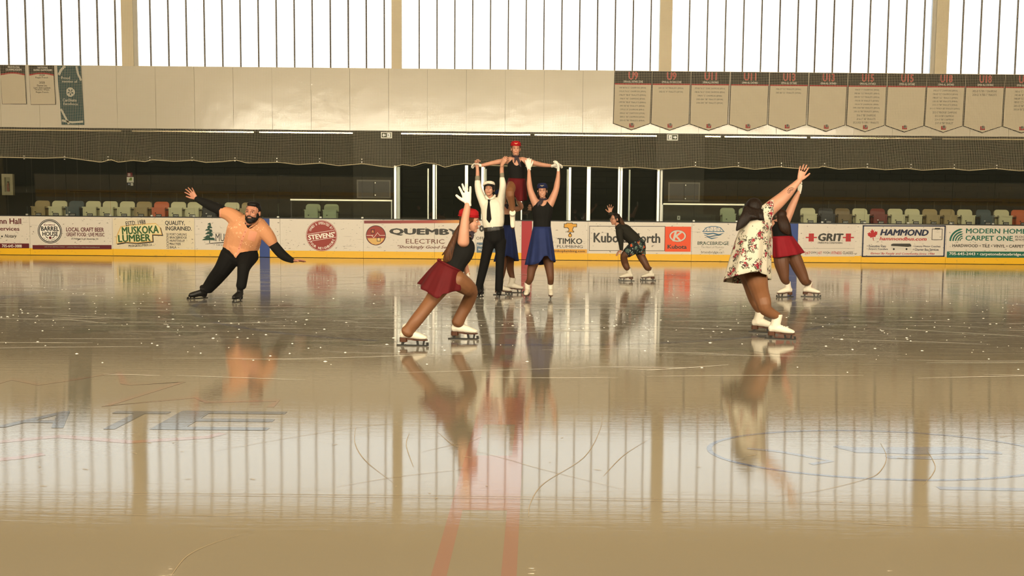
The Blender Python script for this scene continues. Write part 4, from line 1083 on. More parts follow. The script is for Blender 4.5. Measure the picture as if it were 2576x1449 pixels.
std_banner(75, 138, 166, 261.5, 'small arched banner with two dated name lists', [('NATIONAL', 26), ('SKATING CHAMPIONSHIPS', 46)], [('2024', 187, 14, 5), ('Regan French', 193.5, 32, 4.6), ('2025', 205, 14, 5), ('Dexter Lea', 212.5, 25, 4.4), ('Lark Shirt Luckett', 218, 42, 4.4), ('Madeline Whyte', 223.5, 36, 4.4), ('Regan Francis', 229, 32, 4.6)])
B = Banner('skating_club_banner', 'tall dark teal banner with pale curved bands beside the white wall', [(146, 166.5), (206, 167), (208, 240), (210, 311), (153, 310.5), (151, 260), (148, 215)], M_TEALC, 'skating banners at the left')
def bstroke(pts, w_, m):
    P = [Vector((wx(p[0]), 0, wz(p[0], p[1]))) for p in pts]; v = []; f = []
    for i, p in enumerate(P):
        t = (P[min(i + 1, len(P) - 1)] - P[max(i - 1, 0)]).normalized(); u = Vector((-t.z, 0, t.x)) * w_ / 140
        for q in (p + u, p - u): v.append((q.x, YB - .0095, q.z))
    for i in range(len(P) - 1): f.append((2 * i, 2 * i + 1, 2 * i + 3, 2 * i + 2))
    link('pale_band', mesh('pale_band', v, f), m, B.t)
bstroke([(166, 168), (157, 176), (150, 189)], 6, M_TEALL); bstroke([(195, 168), (198, 186), (206, 203)], 5, M_TEALL); bstroke([(153, 272), (162, 290), (172, 309)], 5, M_TEALL); bstroke([(154, 300), (180, 305), (208, 303)], 5, M_TEALL)
B.text('Proud', 156, 178, 193, 200, M_TEALL, .015); B.text('member of', 158, 196, 202, 208, M_TEALL, .01)
B.poly('emblem', [(178 + 11 * math.cos(k * .4) * (1 + .06 * math.cos(k * 1.2)), 231 + 11.5 * math.sin(k * .4)) for k in range(16)], M_TEALL)
for q in range(5):
    a = q * 1.256 + .3
    B.poly('emblem_leaf', [(178 + 1.5 * math.cos(a + 1), 231 + 1.5 * math.sin(a + 1)), (178 + 6 * math.cos(a + .35), 231 + 6 * math.sin(a + .35)), (178 + 9 * math.cos(a), 231 + 9 * math.sin(a)), (178 + 5 * math.cos(a - .3), 231 + 5 * math.sin(a - .3))], M_TEALC, .002)
B.text('CanSkate', 158, 193, 247, 254, M_TEALL, .012); B.text('Excellence', 160, 196, 256.5, 263, M_TEALL, .012)

# ---------------------------------------------------------------- small wall things
def exit_sign(px, py, arrow, lab):
    Y = Y_WALL - .45; c = at(px, py, Y); w_, h = .19, .105
    t = empty('exit_sign', (c.x, Y, c.z - h)); tag(t, lab, 'sign')
    box('housing', c.x - w_, c.x + w_, Y, Y + .05, c.z - h, c.z + h, mat('sign_white', 'f2f0dc', .4, emit=.25), t)
    M_SG = mat('sign_green', '3b4a33', .5)
    flat_poly('panel', [(c.x - w_ + .03, c.z - h + .025), (c.x + w_ - .03, c.z - h + .025), (c.x + w_ - .03, c.z + h - .02), (c.x - w_ + .03, c.z + h - .02)], Y, M_SG, t)
    s_ = arrow; M_W = mat('sign_symbol', 'fbf9ea', .5, emit=.35)
    ax = c.x + s_ * .085
    flat_poly('arrow', [(ax + s_ * .06, c.z), (ax, c.z + .06), (ax, c.z + .022), (ax - s_ * .06, c.z + .022), (ax - s_ * .06, c.z - .022), (ax, c.z - .022), (ax, c.z - .06)], Y - .001, M_W, t)
    dx = c.x - s_ * .08
    flat_poly('doorway', [(dx - .055, c.z - .07), (dx + .055, c.z - .07), (dx + .055, c.z + .07), (dx - .055, c.z + .07)], Y - .001, M_W, t)
    # running figure
    mbf = MB()
    for pl in ([(-.01, .01), (.012, .03), (.02, .0), (.0, -.015)], [(.0, -.012), (.02, -.008), (.035, -.03), (.028, -.036), (.012, -.022)], [(-.002, -.012), (.008, -.018), (-.012, -.055), (-.024, -.052)], [(.008, .034), (.02, .045), (.03, .035), (.02, .026)], [(.012, .025), (.035, .006), (.03, .001), (.01, .015)]):
        mbf.add([(dx + s_ * x, Y - .004, c.z + z) for x, z in pl], [tuple(range(len(pl)))])
    mbf.build('running_figure', M_SG, t)
    mb = MB(); mb.box(c.x - .03, c.x + .03, Y + .05, Y_WALL - .16, c.z - .02, c.z + .02); mb.build('hanger', M_CAP, t)
exit_sign(972, 340, -1, 'lit exit sign with arrow to the left under the white wall')
exit_sign(1692, 345.5, 1, 'lit exit sign with arrow to the right under the banners')
# extinguisher cabinet
Y = Y_WALL - .02; p0 = at(10, 491, Y); p1 = at(36, 438, Y)
t = empty('extinguisher_cabinet', ((p0.x + p1.x) / 2, Y, p0.z)); tag(t, 'pale fire extinguisher cabinet with narrow window on the dark wall', 'cabinet')
M_CAB = mat('cabinet_paint', 'a9a184', .5)
fw = .10; mb = MB()
mb.box(p0.x, p0.x + fw, Y - .12, Y, p0.z, p1.z); mb.box(p1.x - fw, p1.x, Y - .12, Y, p0.z, p1.z); mb.box(p0.x + fw, p1.x - fw, Y - .12, Y, p1.z - .12, p1.z); mb.box(p0.x + fw, p1.x - fw, Y - .12, Y, p0.z, p0.z + .12); mb.box(p0.x + fw, p1.x - fw, Y - .02, Y, p0.z + .12, p1.z - .12)
mb.build('body', M_CAB, t)
box('window', p0.x + fw, p1.x - fw, Y - .115, Y - .11, p0.z + .12, p1.z - .12, M_GLASS, t)
cx = (p0.x + p1.x) / 2
ev, ef = lathe([(.035, 0), (.045, .02), (.045, .22), (.03, .27), (.015, .29), (.015, .33)], 12)
link('extinguisher', mesh('extinguisher', [(x + cx, y + Y - .065, z + p0.z + .13) for x, y, z in ev], ef, True), mat('extinguisher_red', '9c2a26', .4), t)
mb = MB(); mb.box(cx - .03, cx + .03, Y - .075, Y - .055, p0.z + .45, p0.z + .49); mb.tube([(cx + .02, Y - .065, p0.z + .46), (cx + .045, Y - .07, p0.z + .40), (cx + .04, Y - .09, p0.z + .25)], .008, 6); mb.build('valve', M_CAP, t)
# small notices on the wall
def notice(px0, px1, py0, py1, m, lab, name='wall_notice', extra=None):
    Y = Y_WALL - .03; a = at(px0, py1, Y); b = at(px1, py0, Y)
    t = empty(name, ((a.x + b.x) / 2, Y, a.z)); tag(t, lab, 'sign')
    box('plate', a.x, b.x, Y - .008, Y + .015, a.z, b.z, m, t)
    return t, a, b, Y
t, a, b, Y = notice(320.5, 333, 434.5, 444.5, mat('notice_red', '6d1f24', .5), 'small dark red notice above the white defibrillator sheet')
for k in range(3): box('line', a.x + .02, a.x + .11, Y - .010, Y - .008, a.z + .03 + k * .035, a.z + .045 + k * .035, M_PLATEW, t)
t, a, b, Y = notice(319.5, 336, 445.5, 459, mat('notice_white', 'd8d6c6', .5), 'white notice with green triangle mark on the dark wall')
flat_poly('green_mark', [(a.x + .06, a.z + .07), (b.x - .06, a.z + .07), (b.x - .05, b.z - .02), (a.x + .12, b.z - .02)], Y - .008, mat('notice_green', '6d8a35', .5), t)
box('line', a.x + .03, b.x - .03, Y - .010, Y - .008, a.z + .02, a.z + .035, I_GRY, t)
t, a, b, Y = notice(321.5, 327, 460.5, 466, mat('notice_blue', '3c4a66', .5), 'tiny blue notice under the white sheet on the dark wall')
flat_poly('white_mark', [(a.x + .03, a.z + .02), (b.x - .02, a.z + .02), (b.x - .02, b.z - .02), (a.x + .04, b.z - .02)], Y - .008, M_PLATEW, t)
t, a, b, Y = notice(329, 335, 460.5, 467, mat('notice_pale', 'c8c8be', .5), 'tiny pale notice under the white sheet on the dark wall')
box('line', a.x + .02, b.x - .02, Y - .010, Y - .008, a.z + .04, a.z + .05, I_GRY, t)
# socket plate on the right penalty box wall
Y = Y_BOARD + 1.9; a = at(1703.5, 553, Y); b = at(1711, 543, Y)
o = box('wall_penalty_box', at(1672, 540, Y).x, at(1800, 540, Y).x, Y, Y + .08, .05, 1.36, mat('box_wall', '2c2f28', .6)); tag(o, kind='structure')
t = empty('socket_plate', ((a.x + b.x) / 2, Y, a.z)); tag(t, 'small white socket plate behind the glass above the bridge advert', 'socket')
box('plate', a.x, b.x, Y - .01, Y, a.z, b.z, M_PLATEW, t); box('opening', a.x + .03, b.x - .03, Y - .013, Y - .01, a.z + .03, b.z - .03, M_CAP, t)
# =================================================================== PEOPLE
TMP = bpy.data.scenes.new('build_space')
def tube_geom(st, n=14, cap=True):
    """st = [(Vector, ra, rb)], ra seen across the tube in the picture plane, rb in depth"""
    P = [s[0] for s in st]; m_ = len(st)
    rows = []
    def ring(p, t, ra, rb):
        u = t.cross(Vector((0, 1, 0)))
        if u.length < .15: u = t.cross(Vector((0, 0, 1)))
        u.normalize(); v = t.cross(u).normalized()
        rows.append([p + u * (ra * math.cos(2 * math.pi * j / n)) + v * (rb * math.sin(2 * math.pi * j / n)) for j in range(n)])
    tg = [(P[min(i + 1, m_ - 1)] - P[max(i - 1, 0)]).normalized() for i in range(m_)]
    if cap:
        r = min(st[0][1], st[0][2])
        for a in (75, 45, 18): ring(P[0] - tg[0] * r * .8 * math.sin(R(a)), tg[0], st[0][1] * math.cos(R(a)), st[0][2] * math.cos(R(a)))
    for i in range(m_): ring(P[i], tg[i], st[i][1], st[i][2])
    if cap:
        r = min(st[-1][1], st[-1][2])
        for a in (18, 45, 75): ring(P[-1] + tg[-1] * r * .8 * math.sin(R(a)), tg[-1], st[-1][1] * math.cos(R(a)), st[-1][2] * math.cos(R(a)))
    v = [q for r_ in rows for q in r_]; f = []
    for i in range(len(rows) - 1):
        for j in range(n):
            a = i * n + j; b = i * n + (j + 1) % n
            f.append((a, b, b + n, a + n))
    f.append(tuple(range(n))[::-1]); f.append(tuple((len(rows) - 1) * n + j for j in range(n)))
    return v, f
def refine(st, k=3):
    """Catmull-Rom subdivision of stations"""
    out = []
    n = len(st)
    for i in range(n - 1):
        s0, s1, s2, s3 = st[max(i - 1, 0)], st[i], st[i + 1], st[min(i + 2, n - 1)]
        for q in range(k):
            t = q / k
            def cr(a, b, c, d): return 0.5 * ((2 * b) + (c - a) * t + (2 * a - 5 * b + 4 * c - d) * t * t + (3 * b - a - 3 * c + d) * t ** 3)
            out.append((cr(s0[0], s1[0], s2[0], s3[0]), max(cr(s0[1], s1[1], s2[1], s3[1]), .002), max(cr(s0[2], s1[2], s2[2], s3[2]), .002)))
    out.append(st[-1])
    return out
def ell_geom(c, r, M=None, nu=16, nv=10):
    v = []; f = []
    for i in range(nv + 1):
        ph = math.pi * i / nv
        for j in range(nu):
            a = 2 * math.pi * j / nu
            v.append(Vector((c[0] + r[0] * math.sin(ph) * math.cos(a), c[1] + r[1] * math.sin(ph) * math.sin(a), c[2] + r[2] * math.cos(ph))))
    for i in range(nv):
        for j in range(nu):
            a = i * nu + j; b = i * nu + (j + 1) % nu
            f.append((a, a + nu, b + nu, b))
    if M is not None: v = [M @ p for p in v]
    return v, f
def xf(g, M): return [M @ Vector(p) for p in g[0]], g[1]
def remesh(geoms, voxel, smooth=4, name='m'):
    mb = MB()
    for v, f in geoms: mb.add(v, f)
    me = mesh(name, mb.v, mb.f)
    bm = bmesh.new(); bm.from_mesh(me); bmesh.ops.remove_doubles(bm, verts=bm.verts, dist=1e-6); bmesh.ops.recalc_face_normals(bm, faces=bm.faces); bm.to_mesh(me); bm.free()
    ob = bpy.data.objects.new('tmp', me); TMP.collection.objects.link(ob)
    md = ob.modifiers.new('r', 'REMESH'); md.mode = 'VOXEL'; md.voxel_size = voxel; md.use_smooth_shade = True
    if smooth:
        sm = ob.modifiers.new('s', 'SMOOTH'); sm.factor = .5; sm.iterations = smooth
    vl = TMP.view_layers[0]; vl.update(); dg = vl.depsgraph
    out = bpy.data.meshes.new_from_object(ob.evaluated_get(dg)); out.name = name
    bpy.data.objects.remove(ob, do_unlink=True); bpy.data.meshes.remove(me)
    out.polygons.foreach_set('use_smooth', [True] * len(out.polygons))
    out.materials.clear()
    return out
def in_poly(pt, poly):
    x, y = pt; c = False; n = len(poly); j = n - 1
    for i in range(n):
        xi, yi = poly[i]; xj, yj = poly[j]
        if (yi > y) != (yj > y) and x < (xj - xi) * (y - yi) / (yj - yi + 1e-12) + xi: c = not c
        j = i
    return c
def trim_mesh(me, keep, relax=6):
    """keeps faces whose centre passes keep(Vector); relaxes the cut edge"""
    bm = bmesh.new(); bm.from_mesh(me)
    dead = [f for f in bm.faces if not keep(f.calc_center_median())]
    bmesh.ops.delete(bm, geom=dead, context='FACES')
    for _ in range(relax):
        new = {}
        for v in bm.verts:
            be = [e for e in v.link_edges if e.is_boundary]
            if len(be) == 2:
                new[v] = v.co * .4 + (be[0].other_vert(v).co + be[1].other_vert(v).co) * .3
        for v, c in new.items(): v.co = c
    bm.to_mesh(me); bm.free()
    me.polygons.foreach_set('use_smooth', [True] * len(me.polygons))
    return me
def join_meshes(name, ms):
    mb = MB()
    for me in ms:
        mb.add([v.co[:] for v in me.vertices], [tuple(p.vertices) for p in me.polygons])
        bpy.data.meshes.remove(me)
    return mesh(name, mb.v, mb.f, True)

M_SKIN = mat('skin', 'b3826a', .5, spec=.35, noise=.04, nscale=14)
M_SKIN2 = mat('skin_ruddy', 'ad765e', .5, spec=.35, noise=.05, nscale=14)
M_TIGHT = mat('tights', '744c30', .55, noise=.03, nscale=20)
M_TIGHT2 = mat('tights_dark', '5c3a25', .55)
M_BLKF = mat('black_fabric', '12110f', .85, spec=.2)
M_BLKT = mat('black_trousers', '0e0d0c', .85, spec=.2)
M_REDF = mat('red_chiffon', '52080e', .75, spec=.25, noise=.08, nscale=6)
M_BLUEF = mat('blue_chiffon', '1c2853', .75, spec=.25, noise=.08, nscale=6)
M_REDHAT = mat('red_felt', '921016', .75, spec=.2); M_NAVYHAT = mat('navy_felt', '18203f', .75, spec=.2)
M_GLOVE = mat('white_glove', 'd9d3c6', .75, spec=.2); M_BOOT = mat('white_boot_leather', 'd6cebd', .45)
M_BOOTB = mat('black_boot_leather', '151413', .5); M_SOLE = mat('brown_sole', '4a2a16', .45); M_SOLEB = mat('black_sole', '151312', .5)
M_BLADE = mat('blade_steel', '3f3e3b', .3, metal=.7); M_LACE = mat('boot_lace', 'c9c0ac', .7); M_LACEB = mat('dark_lace', '3a332c', .7)
def hair_mat(name, col):
    m = mat(name, col, .55, spec=.2); nt = m.node_tree; b = nt.nodes['Principled BSDF']
    tc = N(nt, 'ShaderNodeTexCoord'); mp = N(nt, 'ShaderNodeMapping'); mp.inputs['Scale'].default_value = (95, 95, 9)
    nt.links.new(tc.outputs['Object'], mp.inputs['Vector']); n = N(nt, 'ShaderNodeTexNoise'); n.inputs['Scale'].default_value = 1.0; n.inputs['Detail'].default_value = 4
    nt.links.new(mp.outputs[0], n.inputs['Vector']); hs = N(nt, 'ShaderNodeHueSaturation'); hs.inputs['Color'].default_value = (*hexc(col), 1)
    mr = N(nt, 'ShaderNodeMapRange'); mr.inputs['From Min'].default_value = .3; mr.inputs['From Max'].default_value = .7; mr.inputs['To Min'].default_value = .45; mr.inputs['To Max'].default_value = 1.4
    nt.links.new(n.outputs['Fac'], mr.inputs['Value']); nt.links.new(mr.outputs[0], hs.inputs['Value']); nt.links.new(hs.outputs[0], b.inputs['Base Color'])
    bp = N(nt, 'ShaderNodeBump'); bp.inputs['Strength'].default_value = .7; bp.inputs['Distance'].default_value = .006
    nt.links.new(n.outputs['Fac'], bp.inputs['Height']); nt.links.new(bp.outputs[0], b.inputs['Normal'])
    return m
M_HAIRD = hair_mat('dark_hair', '1d140e'); M_HAIRB = hair_mat('brown_hair', '4a2c18'); M_HAIRK = hair_mat('black_hair', '141110')
M_EYEW = mat('eye_white', 'e6e0d8', .3); M_EYED = mat('eye_dark', '241a14', .3); M_LIP = mat('lips', 'a3544c', .5); M_TEETH = mat('teeth', 'efe8da', .4)
M_WSHIRT = mat('white_shirt', 'd6cfbe', .7, bump=1.0, bscale=13); M_GREYCUFF = mat('grey_cuff', '76705f', .8)
M_SCARF = mat('dark_scarf', '241822', .7, noise=.6, nscale=40)
M_SWEAT = mat('olive_black_knit', '1d1b12', .85, noise=.05)
def floral(name, base, cols, scale, size, dens):
    m = mat(name, base, .7, spec=.2); nt = m.node_tree; b = nt.nodes['Principled BSDF']
    tc = N(nt, 'ShaderNodeTexCoord')
    nz = N(nt, 'ShaderNodeTexNoise'); nz.inputs['Scale'].default_value = scale * 2.2; nz.inputs['Detail'].default_value = 3
    nt.links.new(tc.outputs['Object'], nz.inputs['Vector'])
    va = N(nt, 'ShaderNodeVectorMath', operation='MULTIPLY_ADD'); va.inputs[1].default_value = (.10, .10, .10)
    nt.links.new(nz.outputs['Color'], va.inputs[0]); nt.links.new(tc.outputs['Object'], va.inputs[2])
    prev = None; cur = (*hexc(base), 1)
    for k, (c, sc_, th, clus) in enumerate(cols):
        v = N(nt, 'ShaderNodeTexVoronoi'); v.inputs['Scale'].default_value = sc_
        nt.links.new(va.outputs[0], v.inputs['Vector'])
        big = N(nt, 'ShaderNodeTexVoronoi'); big.inputs['Scale'].default_value = scale
        nt.links.new(va.outputs[0], big.inputs['Vector'])
        a = math_n(nt, 'LESS_THAN', v.outputs['Distance'], th); g = math_n(nt, 'LESS_THAN', big.outputs['Distance'], clus)
        fac = math_n(nt, 'MULTIPLY', a, g)
        mx = N(nt, 'ShaderNodeMix', data_type='RGBA')
        if prev is None: mx.inputs['A'].default_value = cur
        else: nt.links.new(prev, mx.inputs['A'])
        mx.inputs['B'].default_value = (*hexc(c), 1); nt.links.new(fac, mx.inputs['Factor']); prev = mx.outputs['Result']
    nt.links.new(prev, b.inputs['Base Color'])
    fold = N(nt, 'ShaderNodeTexNoise'); fold.inputs['Scale'].default_value = 11; fold.inputs['Detail'].default_value = 2
    nt.links.new(tc.outputs['Object'], fold.inputs['Vector']); bp = N(nt, 'ShaderNodeBump'); bp.inputs['Strength'].default_value = .8; bp.inputs['Distance'].default_value = .012
    nt.links.new(fold.outputs['Fac'], bp.inputs['Height']); nt.links.new(bp.outputs[0], b.inputs['Normal'])
    return m
M_FLORAL = floral('floral_print', 'bdb6a5', [('4c5040', 44, .46, .54), ('2b2028', 38, .38, .48), ('7a1828', 30, .50, .36), ('b23c44', 48, .33, .30)], 9.5, .1, 1)
M_LEAFY = floral('leafy_print', '1c2226', [('4d6158', 14, .42, .8), ('8a9a90', 18, .26, .8), ('c2502e', 15, .46, .34), ('e0763c', 30, .36, .26)], 8.0, .1, 1)
M_SALMON = floral('salmon_print', 'bd8560', [('d8ab88', 22, .22, .6), ('cf9a76', 13, .26, .5)], 6.0, .1, 1)
M_PINKHEM = mat('salmon_edge', 'c6866a', .7)

class Person:
    def __init__(s, label, Y0, crop, base_px, skin=M_SKIN):
        s.Y0 = Y0; s.ox, s.oy, s.k = crop; s.skin = skin
        b = ice(*base_px)
        s.t = empty('person', (b.x, Y0, 0.0)); tag(s.t, label, 'person')
        s.body = []; s.extra = []
    def px(s, X, Y): return (s.ox + X * s.k, s.oy + Y * s.k)
    def p(s, X, Y, dy=0.0): return at(*s.px(X, Y), s.Y0 + dy)
    def m(s, r, dy=0.0): return r * s.k / scale_at(s.Y0 + dy)
    def st(s, rows, depth=1.0, grow=0.0):
        """rows (X, Y, dy, half-width[, depth ratio]) in crop pixels"""
        out = []
        for q in rows:
            if isinstance(q[0], Vector):
                out.append((q[0], q[1] + grow, q[1] + grow)); continue
            d = q[4] if len(q) > 4 else depth
            r = s.m(q[3], q[2]); out.append((s.p(q[0], q[1], q[2]), r + grow, r * d + grow))
        return out
    def tube(s, rows, depth=1.0, grow=0.0, k=3): return tube_geom(refine(s.st(rows, depth, grow), k))
    def limb(s, rows, depth=1.0): s.body.append(s.tube(rows, depth))
    def part(s, name, geoms, m, voxel=.009, smooth=4, keep=None, parent=None, label=None):
        me = remesh(geoms, voxel, smooth, name)
        if keep: trim_mesh(me, keep)
        o = link(name, me, m, parent or s.t)
        if label: o['label'] = label
        return o
    def keep_px(s, poly):
        pl = [s.px(*q) for q in poly]
        return lambda c: in_poly(proj(c), pl)
    def head(s, X, Y, dy, h, face=(0, -1, 0), up=(0, 0, 1), w=1.0):
        """X, Y is the middle of the head (chin to crown = h crop pixels)"""
        c = s.p(X, Y, dy); sc_ = s.m(h, dy) / .225
        fwd = Vector(face).normalized(); u = Vector(up); u = (u - fwd * u.dot(fwd)).normalized(); rt = fwd.cross(u)
        M = Matrix((( rt.x * w, fwd.x, u.x, 0), (rt.y * w, fwd.y, u.y, 0), (rt.z * w, fwd.z, u.z, 0), (0, 0, 0, 1)))
        M = Matrix.Translation(c) @ M @ Matrix.Scale(sc_, 4)
        s.HM = M; s.hs = sc_
        E = [((0, -.012, .03), (.074, .094, .080)), ((0, .028, -.035), (.060, .058, .074)), ((0, .052, -.088), (.030, .028, .024)), ((0, .078, .024), (.046, .012, .012)),
             ((-.034, .062, -.026), (.022, .020, .024)), ((.034, .062, -.026), (.022, .020, .024)), ((0, .085, -.060), (.022, .008, .010)), ((-.075, -.008, -.010), (.009, .018, .030)), ((.075, -.008, -.010), (.009, .018, .030))]
        g = [ell_geom(a, b, M) for a, b in E]
        nose = [(Vector((0, .084, .016)), .007, .007), (Vector((0, .096, -.006)), .009, .009), (Vector((0, .102, -.026)), .0135, .011)]
        g.append(xf(tube_geom(nose, 10), M))
        neck = [(Vector((0, -.02, -.05)), .052, .055), (Vector((0, -.03, -.16)), .052, .052)]
        s.extra.append(remesh(g, .0048 * max(sc_, .9), 4, 'head'))
        return M
    def face(s, body, brow=M_HAIRD, smile=False, eyes=True):
        M = s.HM
        for sx in (-1, 1):
            if eyes:
                link('eye', mesh('eye', *ell_geom((sx * .030, .0775, .004), (.0105, .0088, .0042), M), True), M_EYEW, body)
                link('pupil', mesh('pupil', *ell_geom((sx * .030, .0845, .004), (.0072, .0048, .0054), M), True), M_EYED, body)
            pts = [(Vector((sx * .014, .0905, .0255)), .002, .0032), (Vector((sx * .032, .0875, .0285)), .0025, .0034), (Vector((sx * .047, .077, .023)), .0015, .0025)]
            link('eyebrow', mesh('eyebrow', *xf(tube_geom(pts, 8), M), True), brow, body)
        pts = [(Vector((-.024, .082, -.056)), .003, .0035), (Vector((-.010, .0915, -.0605)), .003, .0052), (Vector((.010, .0915, -.0605)), .003, .0052), (Vector((.024, .082, -.056)), .003, .0035)]
        link('mouth', mesh('mouth', *xf(tube_geom(pts, 8), M), True), M_LIP, body)
        if smile:
            pts = [(Vector((-.016, .0898, -.0575)), .0016, .0032), (Vector((0, .0945, -.0595)), .0024, .0036), (Vector((.016, .0898, -.0575)), .0016, .0032)]
            link('teeth', mesh('teeth', *xf(tube_geom(pts, 8), M), True), M_TEETH, body)
    def hair_cap(s, m, grow=0.0, extra=(), name='hair', front=.0):
        M = s.HM
        g = [ell_geom((0, -.022 + front, .036), (.083 + grow, .094 + grow, .088 + grow), M), ell_geom((0, -.045, -.02), (.072 + grow, .066 + grow, .075 + grow), M)] + list(extra)
        return s.part(name, g, m, .006 * max(s.hs, .9), 3)
    def hand(s, wrist, direc, normal, side=1, curl=10.0, spread=8.0, size=1.0, grow=0.0, thumb=40.0, k=None, fan=None):
        """wrist: world point; direc: finger direction; normal: palm normal; side: thumb on +1/-1 of direc x normal"""
        d = Vector(direc).normalized(); n = Vector(normal); n = (n - d * n.dot(d)).normalized(); x = d.cross(n) * side
        M = Matrix(((x.x, d.x, n.x, 0), (x.y, d.y, n.y, 0), (x.z, d.z, n.z, 0), (0, 0, 0, 1)))
        M = Matrix.Translation(wrist) @ M @ Matrix.Scale(size, 4)
        g = []
        def tb(pts, rr):
            g.append(xf(tube_geom([(Vector(p), a + grow, b + grow) for p, (a, b) in zip(pts, rr)], 10), M))
        def flat(rows):
            v = []; f = []; nn = 12
            for (y, w_, t, xo) in rows:
                for j in range(nn):
                    a = 2 * math.pi * j / nn; v.append(Vector((xo + (w_ + grow) * math.cos(a), y, (t + grow) * math.sin(a))))
            for i in range(len(rows) - 1):
                for j in range(nn):
                    a = i * nn + j; b = i * nn + (j + 1) % nn; f.append((a, b, b + nn, a + nn))
            f.append(tuple(range(nn))[::-1]); f.append(tuple((len(rows) - 1) * nn + j for j in range(nn)))
            g.append(xf((v, f), M))
        flat([(-.03, .027, .021, 0), (.0, .028, .020, 0), (.03, .037, .019, .002), (.065, .041, .016, 0), (.095, .040, .013, 0)])
        L = [.066, .078, .074, .058]; bx_ = [.031, .010, -.011, -.031]
        sp = fan or [spread * 1.3, spread * .4, -spread * .4, -spread * 1.4]
        for i in range(4):
            a = R(sp[i]); y0 = .090 - (.006 if i in (0, 3) else 0) - (.006 if i == 3 else 0)
            p = Vector((bx_[i], y0 - .01, 0)); pts = [p]; ang = R(curl * .4)
            for q, fr in enumerate((.45, .32, .28)):
                ang += R(curl) * (1 if q else .5)
                dirv = Vector((math.sin(a), math.cos(a) * math.cos(ang), math.sin(ang)))
                p = p + dirv * (L[i] + .01) * fr; pts.append(p)
            tb(pts, [(.0098, .0098), (.0092, .0092), (.0084, .0084), (.0070, .0070)])
        a = R(thumb); p = Vector((.026, .022, .004)); pts = [p]
        for q, l in enumerate((.034, .030, .024)):
            dirv = Vector((math.sin(a) * (1 - .12 * q), math.cos(a) + .15 * q, .25 + .10 * q + math.sin(R(curl)) * .35)).normalized(); p = p + dirv * l; pts.append(p)
        tb(pts, [(.0135, .0135), (.012, .012), (.0105, .0105), (.0085, .0085)])
        return g
    def bare_hand(s, *a, **k): s.extra.append(remesh(s.hand(*a, **k), .0034 * k.get('size', 1.0), 2, 'hand'))
    def glove(s, *a, **k):
        k['grow'] = k.get('grow', .0022)
        return s.part('glove', s.hand(*a, **k), M_GLOVE, .0034 * k.get('size', 1.0), 2)
    def finish(s, voxel=.010):
        me = remesh(s.body, voxel, 5, 'body')
        o = link('body', join_meshes('body', [me] + s.extra), s.skin, s.t)
        s.b = o
        return o
    def skate(s, M, boot=M_BOOT, sole=M_SOLE, lace=M_LACE, shaft=.27, toe_cover=False, lean=0.022):
        """M places the local skate: +x toe, +z up, origin on the ice under the foot"""
        V3 = Vector; M = M @ Matrix.Scale(.92, 4)
        foot = [(V3((-.095, 0, .128)), .038, .046), (V3((-.03, 0, .128)), .043, .050), (V3((.05, 0, .112)), .042, .042), (V3((.11, 0, .098)), .041, .031), (V3((.150, 0, .091)), .030, .021)]
        def tb(st):   # rings with ra across the foot (y), rb vertical
            st = refine(st, 3); v = []; f = []; nn = 14
            for i, (p, ra, rb) in enumerate(st):
                t = (st[min(i + 1, len(st) - 1)][0] - st[max(i - 1, 0)][0]).normalized(); u = V3((0, 1, 0)); w_ = t.cross(u)
                for j in range(nn):
                    a = 2 * math.pi * j / nn; v.append(p + u * ra * math.cos(a) + w_ * rb * math.sin(a))
            for i in range(len(st) - 1):
                for j in range(nn):
                    a = i * nn + j; b = i * nn + (j + 1) % nn; f.append((a, b, b + nn, a + nn))
            f.append(tuple(range(nn))[::-1]); f.append(tuple((len(st) - 1) * nn + j for j in range(nn)))
            return xf((v, f), M)
        sh = [(V3((-.058, 0, .11)), .046, .054), (V3((-.058 + lean * .3, 0, .17)), .046, .056), (V3((-.056 + lean * .7, 0, .21)), .049, .056), (V3((-.052 + lean, 0, shaft)), .055, .060)]
        g = [tb(foot), tb(sh), xf(ell_geom((.135, 0, .092), (.034, .036, .022)), M), xf(ell_geom((-.10, 0, .125), (.030, .036, .045)), M)]
        o = s.part('ice_skate', g, boot, .0065, 3)
        # sole and heel
        def outline(x0, x1, w0, w1, z0, z1, taper=1.0):
            n = 8; top = []
            for i in range(n + 1):
                t = i / n; x = x0 + (x1 - x0) * t; w_ = (w0 + (w1 - w0) * t) * math.sqrt(max(0.02, 1 - (2 * t - 1) ** 4))
                top.append((x, w_))
            pts = [(x, w_) for x, w_ in top] + [(x, -w_) for x, w_ in top[::-1]]
            v = [V3((x, y, z1)) for x, y in pts] + [V3((x, y * taper, z0)) for x, y in pts]; n2 = len(pts)
            f = [tuple(range(n2))[::-1], tuple(range(n2, 2 * n2))] + [(i, (i + 1) % n2, n2 + (i + 1) % n2, n2 + i) for i in range(n2)]
            return xf((v, f), M)
        mb = MB(); mb.add(*outline(-.002, .172, .031, .034, .060, .071)); mb.add(*outline(-.132, -.048, .033, .031, .042, .088, .85)); mb.add(*outline(-.06, .03, .028, .030, .066, .085))
        mb.build('sole', sole, o)
        mb = MB()
        def bxx(x0, x1, y, z0, z1, sl=0.0):
            v = [V3((x0, -y, z0)), V3((x1, -y, z0)), V3((x1, y, z0)), V3((x0, y, z0)), V3((x0 + sl, -y, z1)), V3((x1 + sl, -y, z1)), V3((x1 + sl, y, z1)), V3((x0 + sl, y, z1))]
            mb.add([M @ q for q in v], BOXF)
        bxx(-.165, .172, .0022, .0, .013); bxx(-.115, -.085, .005, .014, .044, .008); bxx(.055, .080, .005, .014, .062, -.01); bxx(.115, .135, .005, .014, .062, .01); bxx(.158, .186, .0025, .004, .040, -.004); bxx(-.120, -.060, .016, .039, .042); bxx(.03, .15, .016, .056, .060)
